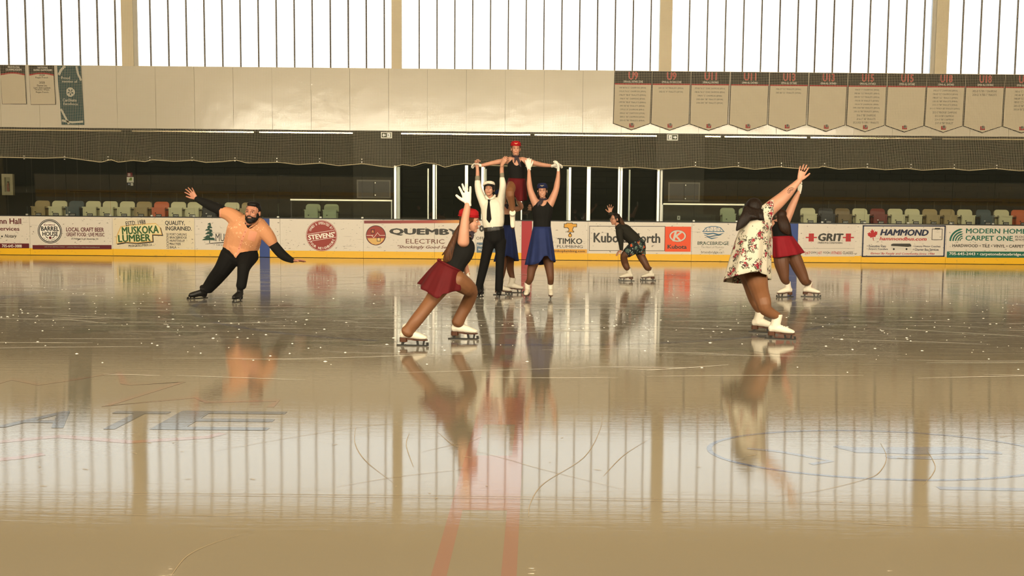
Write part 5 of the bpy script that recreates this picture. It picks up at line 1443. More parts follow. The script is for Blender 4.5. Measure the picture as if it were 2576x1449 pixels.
        mb.build('blade', M_BLADE, o)
        mb = MB()
        for i in range(6):
            t = i / 5; x = -.008 + .075 * (1 - t) - .004; z = .152 + .085 * t if t > .3 else .142 + .05 * t
            x = [.085, .062, .040, .020, .002, -.006][i]; z = [.132, .144, .155, .168, .195, .225][i]
            a_, b_2 = M @ V3((x, -.020, z)), M @ V3((x - .008, .020, z + .004)); mb.tube([a_, M @ V3((x + .006, 0, z + .004)), b_2], .0028, 5)
        mb.build('laces', lace, o)
        return o
    def ank(s, pxy, heading, h=.235):
        c = ice(*s.px(*pxy)); a = R(heading)
        return c + Vector((math.cos(a) * -.030, math.sin(a) * -.030, h))
    def ice_skate_at(s, pxy, heading, pitch=0.0, roll=0.0, **k):
        c = ice(*s.px(*pxy))
        M = Matrix.Translation(c) @ Matrix.Rotation(R(heading), 4, 'Z') @ Matrix.Rotation(R(-pitch), 4, 'Y') @ Matrix.Rotation(R(roll), 4, 'X')
        return s.skate(M, **k)
    def skirt(s, top, hem, m, ry_top, ry_hem, pleats=11, amp=.02, name='skirt', seed=1, mid=None, rows=12, dy=0.0, thick=.003):
        """top (X, Y, half width, tilt degrees); hem = [(angle, X, Y)] seen from the front: 180 left, 270 front, 0 right, 90 back"""
        n = 72; rr_ = random.Random(seed); ph = rr_.uniform(0, 6)
        H = sorted(hem); ang = [h[0] for h in H]
        ex = [ang[-1] - 360] + ang + [ang[0] + 360]; hx = [H[-1][1]] + [h[1] for h in H] + [H[0][1]]; hy = [H[-1][2]] + [h[2] for h in H] + [H[0][2]]
        v = []; f = []
        for i in range(rows + 1):
            t = i / rows
            for j in range(n):
                a = 360 * j / n; ca, sa = math.cos(R(a)), math.sin(R(a))
                tx = top[0] + top[2] * ca * math.cos(R(top[3])); ty = top[1] + top[2] * ca * math.sin(R(top[3]))
                bx_ = np.interp(a, ex, hx); by_ = np.interp(a, ex, hy)
                e = t ** (.85)
                X = tx + (bx_ - tx) * (t if mid is None else t ** mid); Y = ty + (by_ - ty) * t
                ry = ry_top + (ry_hem - ry_top) * e
                p = s.p(X, Y, dy + ry * sa)
                pl = amp * t * (math.sin(R(a) * pleats + ph) + .4 * math.sin(R(a) * (pleats * 2 + 1) + ph * 2))
                v.append(p + Vector((ca, sa, 0)) * pl)
        for i in range(rows):
            for j in range(n):
                a = i * n + j; b = i * n + (j + 1) % n; f.append((a, b, b + n, a + n))
        me = mesh(name, v, f, True)
        ob = bpy.data.objects.new('tmp', me); TMP.collection.objects.link(ob)
        sd = ob.modifiers.new('s', 'SOLIDIFY'); sd.thickness = thick
        vl = TMP.view_layers[0]; vl.update(); out = bpy.data.meshes.new_from_object(ob.evaluated_get(vl.depsgraph)); out.name = name
        bpy.data.objects.remove(ob, do_unlink=True)
        out.polygons.foreach_set('use_smooth', [True] * len(out.polygons)); out.materials.clear()
        return link(name, out, m, s.t)
    def scarf(s, X, Y, dy, r, tail=None, depth=.9):
        c = s.p(X, Y, dy); rr = s.m(r, dy); mb = MB(); pts = []
        for i in range(17):
            a = 2 * math.pi * i / 16; pts.append(c + Vector((math.cos(a) * rr, math.sin(a) * rr * depth, .012 * math.sin(a))))
        mb.tube(pts, .018, 8)
        o = mb.build('neck_scarf', M_SCARF, s.t, True)
        if tail:
            g = []
            for row in tail: g.append(s.tube(row, .35))
            s.part('scarf_tail', g, M_SCARF, .006, 2, parent=o)
        return o
    def bvh(s, *objs):
        from mathutils.bvhtree import BVHTree
        V = []; Fc = []
        for o in objs:
            k = len(V); mw = s.world(o); V += [mw @ v.co for v in o.data.vertices]; Fc += [tuple(i + k for i in p.vertices) for p in o.data.polygons]
        return BVHTree.FromPolygons(V, Fc)
    def world(s, o):
        T = Matrix.Identity(4)
        while o is not None: T = o.matrix_basis @ T; o = o.parent
        return T
    def on(s, tree, X, Y, off=.004):
        d = ray(*s.px(X, Y)).normalized(); h = tree.ray_cast(CAM, d)
        return None if h[0] is None else h[0] - d * off
    def strip(s, name, tree, rows, m, parent, off=.004, steps=8, thick=.004):
        """rows (X, Y, half-width): a band of cloth laid on the surface seen from the camera"""
        pts = []
        for i in range(len(rows) - 1):
            for q in range(steps):
                t = q / steps; pts.append([rows[i][k] + (rows[i + 1][k] - rows[i][k]) * t for k in range(3)])
        pts.append(list(rows[-1])); v = []; ok = []; n = 4; last = None
        for i, (X, Y, w_) in enumerate(pts):
            a = pts[max(i - 1, 0)]; b = pts[min(i + 1, len(pts) - 1)]; tx, ty = b[0] - a[0], b[1] - a[1]; l = math.hypot(tx, ty) or 1
            for j in range(n + 1):
                u = (j / n * 2 - 1) * w_; p = s.on(tree, X - ty / l * u, Y + tx / l * u, off)
                if p is None: p = s.on(tree, X, Y, off) or last or s.p(X, Y, -.15)
                last = p; v.append(p)
        f = [(i * (n + 1) + j, i * (n + 1) + j + 1, (i + 1) * (n + 1) + j + 1, (i + 1) * (n + 1) + j) for i in range(len(pts) - 1) for j in range(n)]
        k = len(v); v2 = v + [p + (p - CAM).normalized() * thick for p in v]
        f2 = f + [tuple(q + k for q in r_)[::-1] for r_ in f]
        return link(name, mesh(name, v2, f2, True), m, parent or s.t)
    def waistband(s, skirt, m, r=.012, n=72):
        mb = MB(); P_ = [skirt.data.vertices[j % n].co.copy() for j in range(n + 1)]
        T = s.world(skirt); mb.tube([T @ p for p in P_], r, 6)
        return mb.build('waistband', m, skirt, True)
    def hat(s, m, kind='pillbox', tilt=0.0, badge=True):
        M = s.HM @ Matrix.Rotation(R(tilt), 4, 'Y')
        prof = [(.080, .052), (.086, .050), (.089, .075), (.084, .105), (.060, .128), (.02, .136), (.002, .136)] if kind == 'pillbox' else [(.08, .05), (.088, .048), (.090, .08), (.080, .115), (.05, .132), (.002, .137)]
        v, f = lathe(prof, 28)
        v = [M @ Vector((x * .98, y * 1.17 - .018, z + .035 * -(y + .0) * .25 + (.012 if y > 0 else 0) * 0)) for x, y, z in v]
        o = link('cap', mesh('cap', v, f, True), m, s.t)
        rim = []
        for i in range(29):
            a = 2 * math.pi * i / 28; rim.append(M @ Vector((.089 * .98 * math.cos(a), .089 * 1.17 * math.sin(a) - .018, .054 - .00875 * .089 * math.sin(a) * 4)))
        mb = MB(); mb.tube(rim, .006, 6); mb.build('cap_seam', m, o, True)
        if badge:
            mb = MB(); 
            for sx in (-1, 1):
                mb.tube([M @ Vector((0, .0835, .079)), M @ Vector((sx * .014, .083, .088)), M @ Vector((sx * .030, .079, .093))], [.005, .004, .002], 6)
            mb.build('winged_badge', mat('badge_gold', 'e2cf9a', .35, metal=.4), o)
        return o
def mid_y(crop, *pts):
    ys = [ice(crop[0] + x * crop[2], crop[1] + y * crop[2]).y for x, y in pts]
    return sum(ys) / len(ys), ys
X_ = Vector
M_BRK_BTN = mat('button_brown', '9a4a30', .4)
# ------------------------------------------------ man in the salmon shirt
C1 = (440, 460, .2208); Y0, (yl, yr) = mid_y(C1, (255, 1318), (708, 1360)); yl -= Y0; yr -= Y0
P = Person('man in salmon short-sleeved shirt over black, leaning with both arms spread', Y0, C1, (560, 755), M_SKIN2)
P.head(888, 335, -.27, 215, (-.12, -1, .0), (.10, 0, 1), 1.12)
P.limb([(840, 500, -.16, 75), (862, 445, -.20, 66), (880, 400, -.24, 62)])
torso = [(745, 790, 0, 190, .78), (765, 700, 0, 188, .80), (785, 620, -.04, 192, .78), (805, 540, -.10, 195, .70), (825, 470, -.15, 140, .66)]
P.limb(torso)
P.limb([(690, 400, -.08, 80), (560, 330, -.06, 52), (420, 265, -.03, 48), (300, 207, 0, 34), (240, 178, 0, 27)])
P.limb([(960, 490, -.12, 75), (1110, 690, -.06, 48), (1190, 790, -.05, 46), (1260, 850, -.03, 38), (1345, 887, 0, 24)])
P.limb([(640, 830, 0, 90), (545, 985, yl * .5 - .1, 70), (450, 1100, yl * .8, 55), (390, 1180, yl, 38)])
P.limb([(835, 830, 0, 88), (782, 970, yr * .5 - .1, 52), (770, 1090, yr, 40), (755, 1160, yr, 32)])
P.bare_hand(P.p(240, 178, 0), (-.62, 0, .78), (.1, -1, -.2), -1, 12, 14, 1.12)
P.bare_hand(P.p(1350, 888, 0), (1, 0, .05), (0, -.35, -1), -1, 6, 4, 1.05)
body = P.finish(); P.face(body, M_HAIRK, True)
P.hair_cap(M_HAIRK, -.003, [ell_geom((0, .034, .092), (.058, .042, .030), P.HM), ell_geom((.0, -.01, .100), (.066, .070, .030), P.HM)])
bg_ = [ell_geom((0, .036, -.082), (.064, .058, .050), P.HM), ell_geom((0, .060, -.108), (.042, .036, .030), P.HM), xf(tube_geom([(X_((-.03, .082, -.058)), .007, .008), (X_((-.012, .098, -.046)), .008, .008), (X_((.012, .098, -.046)), .008, .008), (X_((.03, .082, -.058)), .007, .008)], 8), P.HM)] + [ell_geom((s_ * .060, .018, -.045), (.012, .026, .045), P.HM) for s_ in (-1, 1)]
P.part('beard', bg_, M_HAIRK, .0055, 2, keep=lambda c, I=P.HM.inverted(): not ((I @ c).y > .080 and -.073 < (I @ c).z < -.052 and abs((I @ c).x) < .024))
P.part('undershirt', [P.tube([(848, 470, -.235, 62, .5), (838, 510, -.245, 34, .4)])], M_BLKF, .007, 2)
shirt = [P.tube([(742, 775, 0, 198, .80), (762, 700, 0, 203, .82), (785, 620, -.04, 208, .80), (808, 540, -.10, 212, .72), (825, 470, -.15, 165, .66), (842, 430, -.18, 95, .7)]),
         P.tube([(720, 430, -.10, 100), (620, 358, -.08, 80), (535, 335, -.06, 66)]), P.tube([(940, 480, -.12, 100), (1030, 570, -.10, 84), (1085, 640, -.08, 72), (1112, 690, -.06, 60)]),
         P.tube([(725, 770, -.17, 120, .35), (705, 815, -.19, 62, .3), (692, 852, -.19, 14, .5)])]
sh = P.part('shirt', shirt, M_SALMON, .010, 4, keep=P.keep_px([(505, 255), (700, 280), (800, 330), (812, 420), (820, 515), (900, 465), (950, 385), (1180, 500), (1185, 670), (1075, 728), (985, 640), (975, 770), (860, 775), (740, 795), (690, 862), (640, 800), (545, 745), (560, 430), (505, 405)]))
tr = P.bvh(sh)
P.strip('placket', tr, [(822, 522, 13), (795, 570, 14), (765, 650, 14), (735, 745, 14), (700, 830, 9)], M_PINKHEM, sh, .004)
for q in [(800, 560), (780, 610), (762, 660), (747, 705), (730, 750)]:
    c = P.on(tr, q[0], q[1], .008); mb = MB(); mb.tube([c + Vector((0, .004, 0)), c - Vector((0, .004, 0))], .008, 8); mb.build('button', M_BRK_BTN, sh)
P.strip('chest_pocket', tr, [(895, 550, 44), (880, 605, 44), (866, 658, 42)], M_PINKHEM, sh, .005)
P.strip('sleeve_hem', tr, [(524, 275, 7), (517, 335, 7), (514, 400, 7)], M_PINKHEM, sh, .004); P.strip('sleeve_hem', tr, [(1168, 672, 7), (1120, 702, 7), (1068, 720, 7)], M_PINKHEM, sh, .004)
P.part('collar', [P.tube([(800, 385, -.2, 18, .8), (808, 450, -.24, 20, .5), (818, 515, -.25, 10, .5)]), P.tube([(945, 400, -.2, 16, .8), (925, 455, -.25, 18, .5), (840, 512, -.255, 10, .5)])], M_SALMON, .006, 2, parent=sh)
P.part('sleeve', [P.tube([(620, 355, -.08, 62), (420, 265, -.03, 58), (300, 207, 0, 42), (248, 183, 0, 33)])], M_BLKF, .008, 3)
P.part('sleeve', [P.tube([(1080, 650, -.07, 56), (1190, 785, -.05, 57), (1260, 845, -.03, 50), (1338, 885, 0, 32)])], M_BLKF, .008, 3)
P.part('trousers', [P.tube([(745, 760, 0, 200, .78), (738, 810, 0, 195, .78), (725, 850, 0, 165, .8)]), P.tube([(640, 830, 0, 125), (545, 985, yl * .5 - .1, 97), (450, 1105, yl * .8, 84), (375, 1200, yl, 68)]), P.tube([(835, 830, 0, 118), (785, 965, yr * .5 - .1, 74), (770, 1090, yr, 60), (755, 1175, yr, 58)])], M_BLKT, .010, 4)
P.ice_skate_at((262, 1316), 222, 0, -38, boot=M_BOOTB, sole=M_SOLEB, lace=M_SOLEB, shaft=.25)
P.ice_skate_at((712, 1360), 262, 0, -8, boot=M_BOOTB, sole=M_SOLEB, lace=M_SOLEB, shaft=.25)

# ------------------------------------------------ lunging girl in the red skirt
C2 = (980, 440, .3106); Y0, (yb_, yf) = mid_y(C2, (160, 1386), (580, 1332)); yb_ -= Y0; yf -= Y0
P = Person('girl in red cap and red skirt lunging in front, gloved hand raised', Y0, C2, (1090, 862))
P.head(652, 378, 0, 178, (1, -.12, -.06), (.05, 0, 1))
P.limb([(615, 500, 0, 44), (638, 462, 0, 37), (648, 430, 0, 36)])
P.limb([(495, 800, 0, 96, .95), (545, 715, 0, 72, .88), (585, 640, 0, 82, .85), (605, 580, 0, 80, .85), (610, 530, 0, 60, 1.0), (615, 505, 0, 42)])
P.limb([(598, 545, -.10, 50), (603, 460, -.11, 42), (611, 365, -.10, 34), (625, 290, -.09, 30), (633, 232, -.08, 24)])
P.limb([(590, 560, .13, 40), (585, 650, .17, 32), (608, 720, .20, 27), (632, 808, .22, 22)])
P.limb([(450, 850, .04, 92), (365, 980, yb_ * .4, 60), (285, 1090, yb_ * .8, 50), (215, 1180, yb_, 44), (172, 1245, yb_, 32)])
P.limb([(535, 850, -.06, 84), (615, 900, yf * .4 - .08, 70), (662, 950, yf * .8 - .05, 52), (625, 1050, yf, 50), (582, 1130, yf, 42), (556, 1185, yf, 32)])
body = P.finish(); P.face(body, M_HAIRB)
P.hair_cap(M_HAIRB, .002)
P.part('ponytail', [P.tube([(612, 395, .0, 38), (560, 455, .02, 30), (525, 540, .0, 36), (492, 620, -.02, 42), (458, 690, -.03, 28), (440, 715, -.03, 10)]), P.tube([(530, 500, .02, 16), (480, 590, .02, 16), (425, 650, .03, 6)]), P.tube([(530, 560, -.02, 16), (500, 660, -.05, 14), (485, 720, -.05, 5)])], M_HAIRB, .008, 2)
P.hat(M_REDHAT, tilt=4, badge=False)
P.scarf(640, 462, 0, 40, [[(660, 455, -.03, 14), (672, 490, -.05, 16), (668, 525, -.05, 8)], [(650, 465, -.05, 12), (640, 500, -.08, 8)]])
P.part('tank_top', [P.tube([(500, 790, 0, 97, .95), (545, 715, 0, 74, .9), (587, 640, 0, 86, .87), (607, 580, 0, 84, .87), (612, 530, 0, 62, 1.0), (617, 508, 0, 44)], grow=.004)], M_BLKF, .008, 3, keep=P.keep_px([(395, 690), (495, 660), (525, 590), (552, 480), (556, 540), (580, 566), (615, 572), (638, 555), (640, 505), (655, 500), (700, 560), (700, 680), (600, 800), (480, 850), (380, 760)]))
P.part('tights', [P.tube([(450, 850, .04, 92), (365, 980, yb_ * .4, 60), (285, 1090, yb_ * .8, 51), (215, 1180, yb_, 50), (165, 1245, yb_, 46), (148, 1268, yb_, 54)], grow=.004), P.tube([(535, 850, -.06, 84), (615, 900, yf * .4 - .08, 70), (662, 950, yf * .8 - .05, 52), (625, 1050, yf, 50), (582, 1130, yf, 46), (552, 1195, yf, 48)], grow=.004)], M_TIGHT, .009, 3)
sk = P.skirt((488, 738, 100, 27), [(0, 592, 865), (30, 560, 900), (60, 500, 930), (90, 420, 935), (135, 300, 905), (180, 234, 880), (210, 258, 915), (235, 310, 960), (262, 395, 1004), (280, 430, 968), (305, 500, 950), (330, 560, 938), (345, 582, 905)], M_REDF, .15, .30, 9, .014, seed=2, mid=.88)
P.waistband(sk, M_REDF, .012)
P.part('sash_bow', [P.tube([(412, 690, -.05, 8), (397, 684, -.06, 10), (388, 692, -.06, 6)]), P.tube([(405, 695, -.05, 8), (382, 712, -.05, 8)])], M_REDF, .006, 2, parent=sk)
P.glove(P.p(634, 228, -.08), (-.16, 0, 1), (-.2, -1, 0), -1, 8, 11, 1.12, thumb=52)
P.glove(P.p(632, 808, .22), (.0, 0, -1), (-1, 0, 0), 1, 18, 4, 1.0)
P.ice_skate_at((180, 1384), -6, 0, 0, shaft=.17); P.ice_skate_at((592, 1330), -4, 0, 0, shaft=.18)

# ------------------------------------------------ man in white shirt and tie
C3 = (1140, 340, .1933); Y0, (yr, yl) = mid_y(C3, (598, 2122), (335, 2108)); yr -= Y0; yl -= Y0; Y3 = Y0
P = Person('young man in white shirt, black tie and white cap lifting with raised arms', Y0, C3, (1245, 752))
P.head(468, 702, -.02, 190, (-.05, -1, .14), (.02, 0, 1))
P.limb([(490, 880, 0, 70), (485, 830, 0, 46), (476, 780, 0, 42)])
P.limb([(525, 1230, 0, 118, .75), (520, 1100, 0, 125, .70), (512, 980, 0, 138, .66), (505, 890, 0, 128, .62), (495, 850, 0, 80, .7)])
for rows in ([(400, 900, 0, 50), (355, 780, 0, 40), (328, 690, 0, 34), (318, 600, 0, 29), (318, 480, 0, 25), (312, 405, 0, 20)], [(612, 900, 0, 52), (632, 780, 0, 38), (642, 690, 0, 34), (638, 580, 0, 30), (632, 450, 0, 28), (640, 375, -.03, 21)],
             [(475, 1400, 0, 45), (425, 1600, yl * .4, 36), (375, 1800, yl * .8, 38), (345, 1990, yl, 28)], [(608, 1400, 0, 45), (612, 1600, yr * .5, 34), (605, 1780, yr, 30), (598, 2000, yr, 30)], [(535, 1220, 0, 108, .72), (540, 1340, 0, 112, .72)]): P.limb(rows)
P.bare_hand(P.p(312, 408, 0), (-.1, -.15, 1), (.6, -.75, 0), -1, 52, 2, .98, thumb=15)
P.bare_hand(P.p(640, 378, -.05), (.45, -.25, .85), (.35, .9, .0), 1, 34, 3, 1.0, thumb=20)
body = P.finish(); P.face(body, M_HAIRK)
P.hair_cap(M_HAIRK, .005, [xf(tube_geom([(X_((-.055, .055, .05)), .018, .012), (X_((-.02, .082, .048)), .018, .010), (X_((.025, .082, .052)), .018, .010), (X_((.058, .05, .05)), .018, .012)], 8), P.HM)] + [ell_geom((s_ * .072, .005, .01), (.012, .03, .035), P.HM) for s_ in (-1, 1)])
# cap with short peak
v, f = lathe([(.086, .058), (.092, .060), (.094, .080), (.082, .108), (.05, .122), (.002, .126)], 24)
HMc = P.HM @ Matrix.Rotation(R(6), 4, 'Y')
cp = link('cap', mesh('cap', [HMc @ X_((x, y * 1.15 - .02, z)) for x, y, z in v], f, True), M_WSHIRT, P.t)
P.part('cap_peak', [xf(tube_geom([(X_((-.06, .075, .064)), .008, .02), (X_((0, .108, .070)), .008, .026), (X_((.06, .075, .064)), .008, .02)], 8), HMc)], M_WSHIRT, .006, 2, parent=cp)
sh = P.part('shirt', [P.tube([(527, 1205, 0, 124, .78), (522, 1150, 0, 142, .78), (518, 1050, 0, 150, .74), (512, 950, 0, 152, .70), (505, 890, 0, 140, .66), (492, 838, 0, 78, .75)]), P.tube([(420, 930, 0, 66), (378, 840, 0, 56), (342, 750, 0, 50), (322, 660, 0, 44), (318, 597, 0, 37)]), P.tube([(600, 930, 0, 70), (622, 840, 0, 56), (640, 750, 0, 50), (648, 660, 0, 46), (640, 590, 0, 38), (636, 555, 0, 32)])], M_WSHIRT, .009, 3, keep=P.keep_px([(270, 585), (372, 585), (420, 770), (440, 800), (480, 850), (530, 790), (570, 800), (600, 540), (705, 545), (705, 700), (670, 900), (690, 1100), (660, 1180), (520, 1225), (395, 1205), (345, 1000), (280, 700)]))
P.part('collar', [P.tube([(425, 790, -.03, 14, .6), (440, 815, -.075, 18, .4), (466, 832, -.09, 8, .5)]), P.tube([(545, 780, -.02, 14, .6), (522, 812, -.075, 18, .4), (478, 832, -.09, 8, .5)])], M_WSHIRT, .006, 2, parent=sh)
P.part('shirt_pocket', [P.tube([(560, 940, -.098, 30, .10), (605, 945, -.085, 30, .10)])], M_WSHIRT, .006, 2, parent=sh)
for rows in ([(318, 595, 0, 34), (318, 542, 0, 32)], [(637, 552, 0, 30), (635, 500, 0, 29)]): P.part('cuff', [P.tube(rows)], M_GREYCUFF, .006, 2)
tr = P.bvh(sh)
P.strip('necktie', tr, [(468, 822, 15), (466, 850, 17), (464, 868, 11), (462, 980, 24), (466, 1095, 32), (470, 1142, 3)], M_BLKF, None, .010)
P.strip('front_placket', tr, [(486, 1130, 6), (515, 1215, 6)], M_WSHIRT, sh, .004)
P.part('trousers', [P.tube([(527, 1200, 0, 126, .78), (533, 1260, 0, 134, .8), (540, 1350, 0, 136, .82)]), P.tube([(472, 1380, 0, 86), (440, 1520, yl * .2, 70), (405, 1680, yl * .5, 63), (370, 1830, yl * .8, 56), (340, 1960, yl, 50), (335, 2040, yl, 38), (330, 2085, yl, 20)]), P.tube([(612, 1380, 0, 82), (612, 1520, 0, 65), (608, 1680, yr * .7, 57), (602, 1830, yr, 54), (594, 2005, yr, 52)])], M_BLKT, .010, 4)
P.part('belt', [P.tube([(527, 1212, 0, 131, .80), (528, 1238, 0, 133, .80)], k=2)], mat('belt_leather', '24201c', .45), .008, 1)
P.ice_skate_at((600, 2121), 268, boot=M_BOOTB, sole=M_SOLEB, lace=M_SOLEB, shaft=.24); P.ice_skate_at((345, 2108), 250, boot=M_BOOTB, sole=M_SOLEB, lace=M_SOLEB, shaft=.22)

# ------------------------------------------------ lifted girl
P = Person('girl in red cap and red skirt held up high with arms outstretched', Y3 + .03, C3, (1300, 750))
P.head(815, 178, 0, 172, (.06, -1, -.02), (.0, 0, 1))
P.limb([(818, 320, 0, 60), (817, 275, 0, 38), (816, 235, 0, 38)])
P.limb([(835, 620, 0, 100, .8), (832, 540, 0, 96, .74), (825, 450, 0, 106, .70), (822, 380, 0, 108, .68), (820, 330, 0, 92, .62), (818, 300, 0, 52, .8)])
P.limb([(750, 325, 0, 48), (640, 340, 0, 38), (510, 362, 0, 29), (410, 386, 0, 25), (345, 396, 0, 18)])
P.limb([(895, 330, 0, 48), (1000, 350, 0, 40), (1110, 378, 0, 32), (1200, 392, 0, 27), (1298, 400, 0, 19)])
P.limb([(785, 620, 0, 66), (755, 690, -.18, 60), (738, 750, -.30, 55), (752, 840, -.25, 46), (768, 930, -.20, 36), (772, 1000, -.18, 28)])
P.limb([(872, 640, 0, 46), (868, 720, -.02, 50), (862, 800, .0, 46), (850, 810, .22, 40), (842, 800, .42, 30)])
body = P.finish(.009); P.face(body, M_HAIRB)
P.hair_cap(M_HAIRB, .0); P.hat(M_REDHAT)
P.scarf(818, 272, 0, 42, [[(815, 280, -.07, 18), (808, 320, -.085, 14), (800, 360, -.09, 8)], [(828, 280, -.07, 18), (850, 330, -.085, 18), (868, 380, -.095, 16), (885, 415, -.095, 8)]])
P.part('tank_top', [P.tube([(834, 590, 0, 104, .8), (832, 540, 0, 101, .77), (825, 450, 0, 111, .73), (822, 380, 0, 112, .71), (820, 330, 0, 94, .66), (818, 300, 0, 56, .8)], grow=.004)], M_BLKF, .008, 3, keep=P.keep_px([(715, 580), (728, 520), (700, 400), (722, 360), (745, 285), (768, 283), (772, 340), (795, 385), (825, 400), (858, 385), (882, 340), (888, 282), (912, 285), (925, 350), (945, 400), (930, 520), (945, 580)]))
P.part('tights', [P.tube([(785, 620, 0, 66), (755, 690, -.18, 60), (738, 750, -.30, 55), (752, 840, -.25, 46), (768, 930, -.20, 36), (772, 1000, -.18, 28)], grow=.004), P.tube([(872, 640, 0, 46), (868, 720, -.02, 50), (862, 800, .0, 46), (850, 810, .22, 40), (842, 800, .40, 30)], grow=.004)], M_TIGHT, .008, 3)
P.skirt((831, 562, 108, 2), [(0, 955, 845), (45, 930, 850), (90, 850, 830), (135, 720, 760), (180, 668, 722), (215, 690, 712), (240, 745, 700), (258, 790, 712), (270, 805, 790), (290, 840, 850), (320, 900, 866)], M_REDF, .12, .24, 8, .010, seed=4)
P.glove(P.p(350, 395, 0), (-1, -.1, .15), (0, -.6, -.8), 1, 30, 3, .95); P.glove(P.p(1298, 400, 0), (1, -.05, .25), (0, -.5, -1), 1, 26, 5, .98)
c = P.p(772, 1010, -.19)
zx = X_((.04, -.72, -.69)).normalized(); zz = X_((0, -.69, .72)); zz = (zz - zx * zz.dot(zx)).normalized(); zy = zz.cross(zx)
Ms = Matrix(((zx.x, zy.x, zz.x, 0), (zx.y, zy.y, zz.y, 0), (zx.z, zy.z, zz.z, 0), (0, 0, 0, 1)))
zl = X_((-.05, 0, .20)); P.skate(Matrix.Translation(c - Ms @ zl) @ Ms, shaft=.25)
zx = X_((.1, .35, -.93)).normalized(); zz = X_((0, -.93, -.35)); zz = -(zz - zx * zz.dot(zx)).normalized(); zz = X_((0, -1, 0)); zz = (zz - zx * zz.dot(zx)).normalized(); zy = zz.cross(zx)
Ms = Matrix(((zx.x, zy.x, zz.x, 0), (zx.y, zy.y, zz.y, 0), (zx.z, zy.z, zz.z, 0), (0, 0, 0, 1)))
P.skate(Matrix.Translation(P.p(842, 795, .44) - Ms @ zl) @ Ms, shaft=.24)

# ------------------------------------------------ girl half hidden behind the man
Y0, (yr, yl) = mid_y(C3, (795, 2050), (665, 2082)); yr -= Y0; yl -= Y0
P = Person('girl in blue skirt mostly hidden behind the white-shirted man, supporting the lift', Y0, C3, (1290, 735))
P.head(632, 800, 0, 168, (.75, -.6, .2), (0, 0, 1))
P.limb([(690, 960, 0, 52), (672, 905, 0, 36), (655, 860, 0, 36)])
P.limb([(718, 1200, 0, 72, .95), (712, 1120, 0, 62, .95), (704, 1040, 0, 64, .95), (700, 985, 0, 60, .95), (692, 950, 0, 42)])
P.limb([(735, 985, 0, 42), (820, 965, -.05, 36), (888, 935, -.1, 32), (862, 880, -.15, 28), (835, 835, -.2, 22), (822, 800, -.22, 18)])
P.limb([(665, 985, 0, 40), (600, 930, 0, 34), (615, 860, -.02, 28), (655, 800, -.04, 20)])
P.limb([(755, 1400, 0, 70), (745, 1600, yr * .6, 50), (742, 1740, yr, 45), (P.ank((795, 2050), -8), .036)]); P.limb([(680, 1400, 0, 68), (655, 1600, yl * .6, 48), (642, 1760, yl, 42), (P.ank((640, 2080), -10), .036)]); P.limb([(718, 1200, 0, 74, .95), (718, 1330, 0, 90, .9)])
body = P.finish(); P.face(body, M_HAIRB); P.hair_cap(M_HAIRB, .002); P.hat(M_NAVYHAT, badge=False)
P.scarf(680, 905, 0, 42, [[(690, 900, -.05, 26), (700, 935, -.07, 20), (712, 960, -.08, 8)]])
P.part('tank_top', [P.tube([(716, 1185, 0, 70, .95), (712, 1120, 0, 65, .95), (704, 1040, 0, 67, .95), (700, 985, 0, 62, .95)], grow=.004)], M_BLKF, .008, 3, keep=lambda c, q=P: proj(c)[1] > q.px(0, 1032)[1])
P.part('tights', [P.tube([(755, 1400, 0, 70), (745, 1600, yr * .6, 50), (742, 1740, yr, 45), (P.ank((795, 2050), -8), .036)], grow=.004), P.tube([(680, 1400, 0, 68), (655, 1600, yl * .6, 48), (642, 1760, yl, 42), (P.ank((640, 2080), -10), .036)], grow=.004)], M_TIGHT2, .009, 3)
P.skirt((718, 1172, 72, 0), [(0, 857, 1638), (45, 800, 1640), (90, 700, 1640), (135, 600, 1645), (180, 530, 1648), (225, 575, 1640), (255, 650, 1600), (270, 695, 1568), (290, 745, 1585), (320, 810, 1625)], M_BLUEF, .12, .26, 9, .012, seed=5)
P.bare_hand(P.p(822, 800, -.22), (-.1, 0, 1), (-.3, -1, 0), 1, 20, 3, .9); P.bare_hand(P.p(655, 800, -.04), (.3, 0, 1), (1, -.3, 0), 1, 20, 3, .9)
P.ice_skate_at((795, 2050), -8); P.ice_skate_at((640, 2080), -10)

# ------------------------------------------------ girl in the blue skirt at the right of the lift
Y0, (yl, yr) = mid_y(C3, (960, 2133), (1265, 2138)); yl -= Y0; yr -= Y0
P = Person('smiling girl in navy cap, black top and blue skirt with both arms raised', Y0, C3, (1355, 752))
P.head(1160, 727, -.02, 176, (-.04, -1, -.02), (-.03, 0, 1))
P.limb([(1167, 880, 0, 64), (1166, 830, 0, 40), (1162, 790, 0, 38)])
P.limb([(1155, 1260, 0, 118, .78), (1155, 1190, 0, 110, .74), (1157, 1100, 0, 110, .70), (1162, 1020, 0, 124, .70), (1165, 950, 0, 126, .66), (1167, 890, 0, 108, .62), (1168, 860, 0, 62, .8)])
P.limb([(1080, 900, 0, 54), (1040, 815, 0, 48), (1006, 720, 0, 40), (992, 640, 0, 37), (988, 540, 0, 27), (987, 430, 0, 19)])
P.limb([(1258, 900, 0, 54), (1298, 815, 0, 48), (1336, 720, 0, 40), (1352, 640, 0, 38), (1366, 540, 0, 28), (1370, 440, 0, 19)])
legs = [[(1100, 1400, 0, 88), (1052, 1640, yl * .7, 66), (1018, 1760, yl, 54), (1003, 1870, yl, 42), (P.ank((962, 2130), 262), .040)], [(1212, 1400, 0, 88), (1238, 1640, yr * .7, 65), (1256, 1760, yr, 52), (1268, 1870, yr, 41), (P.ank((1266, 2134), 272), .040)]]
for r_ in legs: P.limb(r_)
body = P.finish(); P.face(body, M_HAIRD, True)
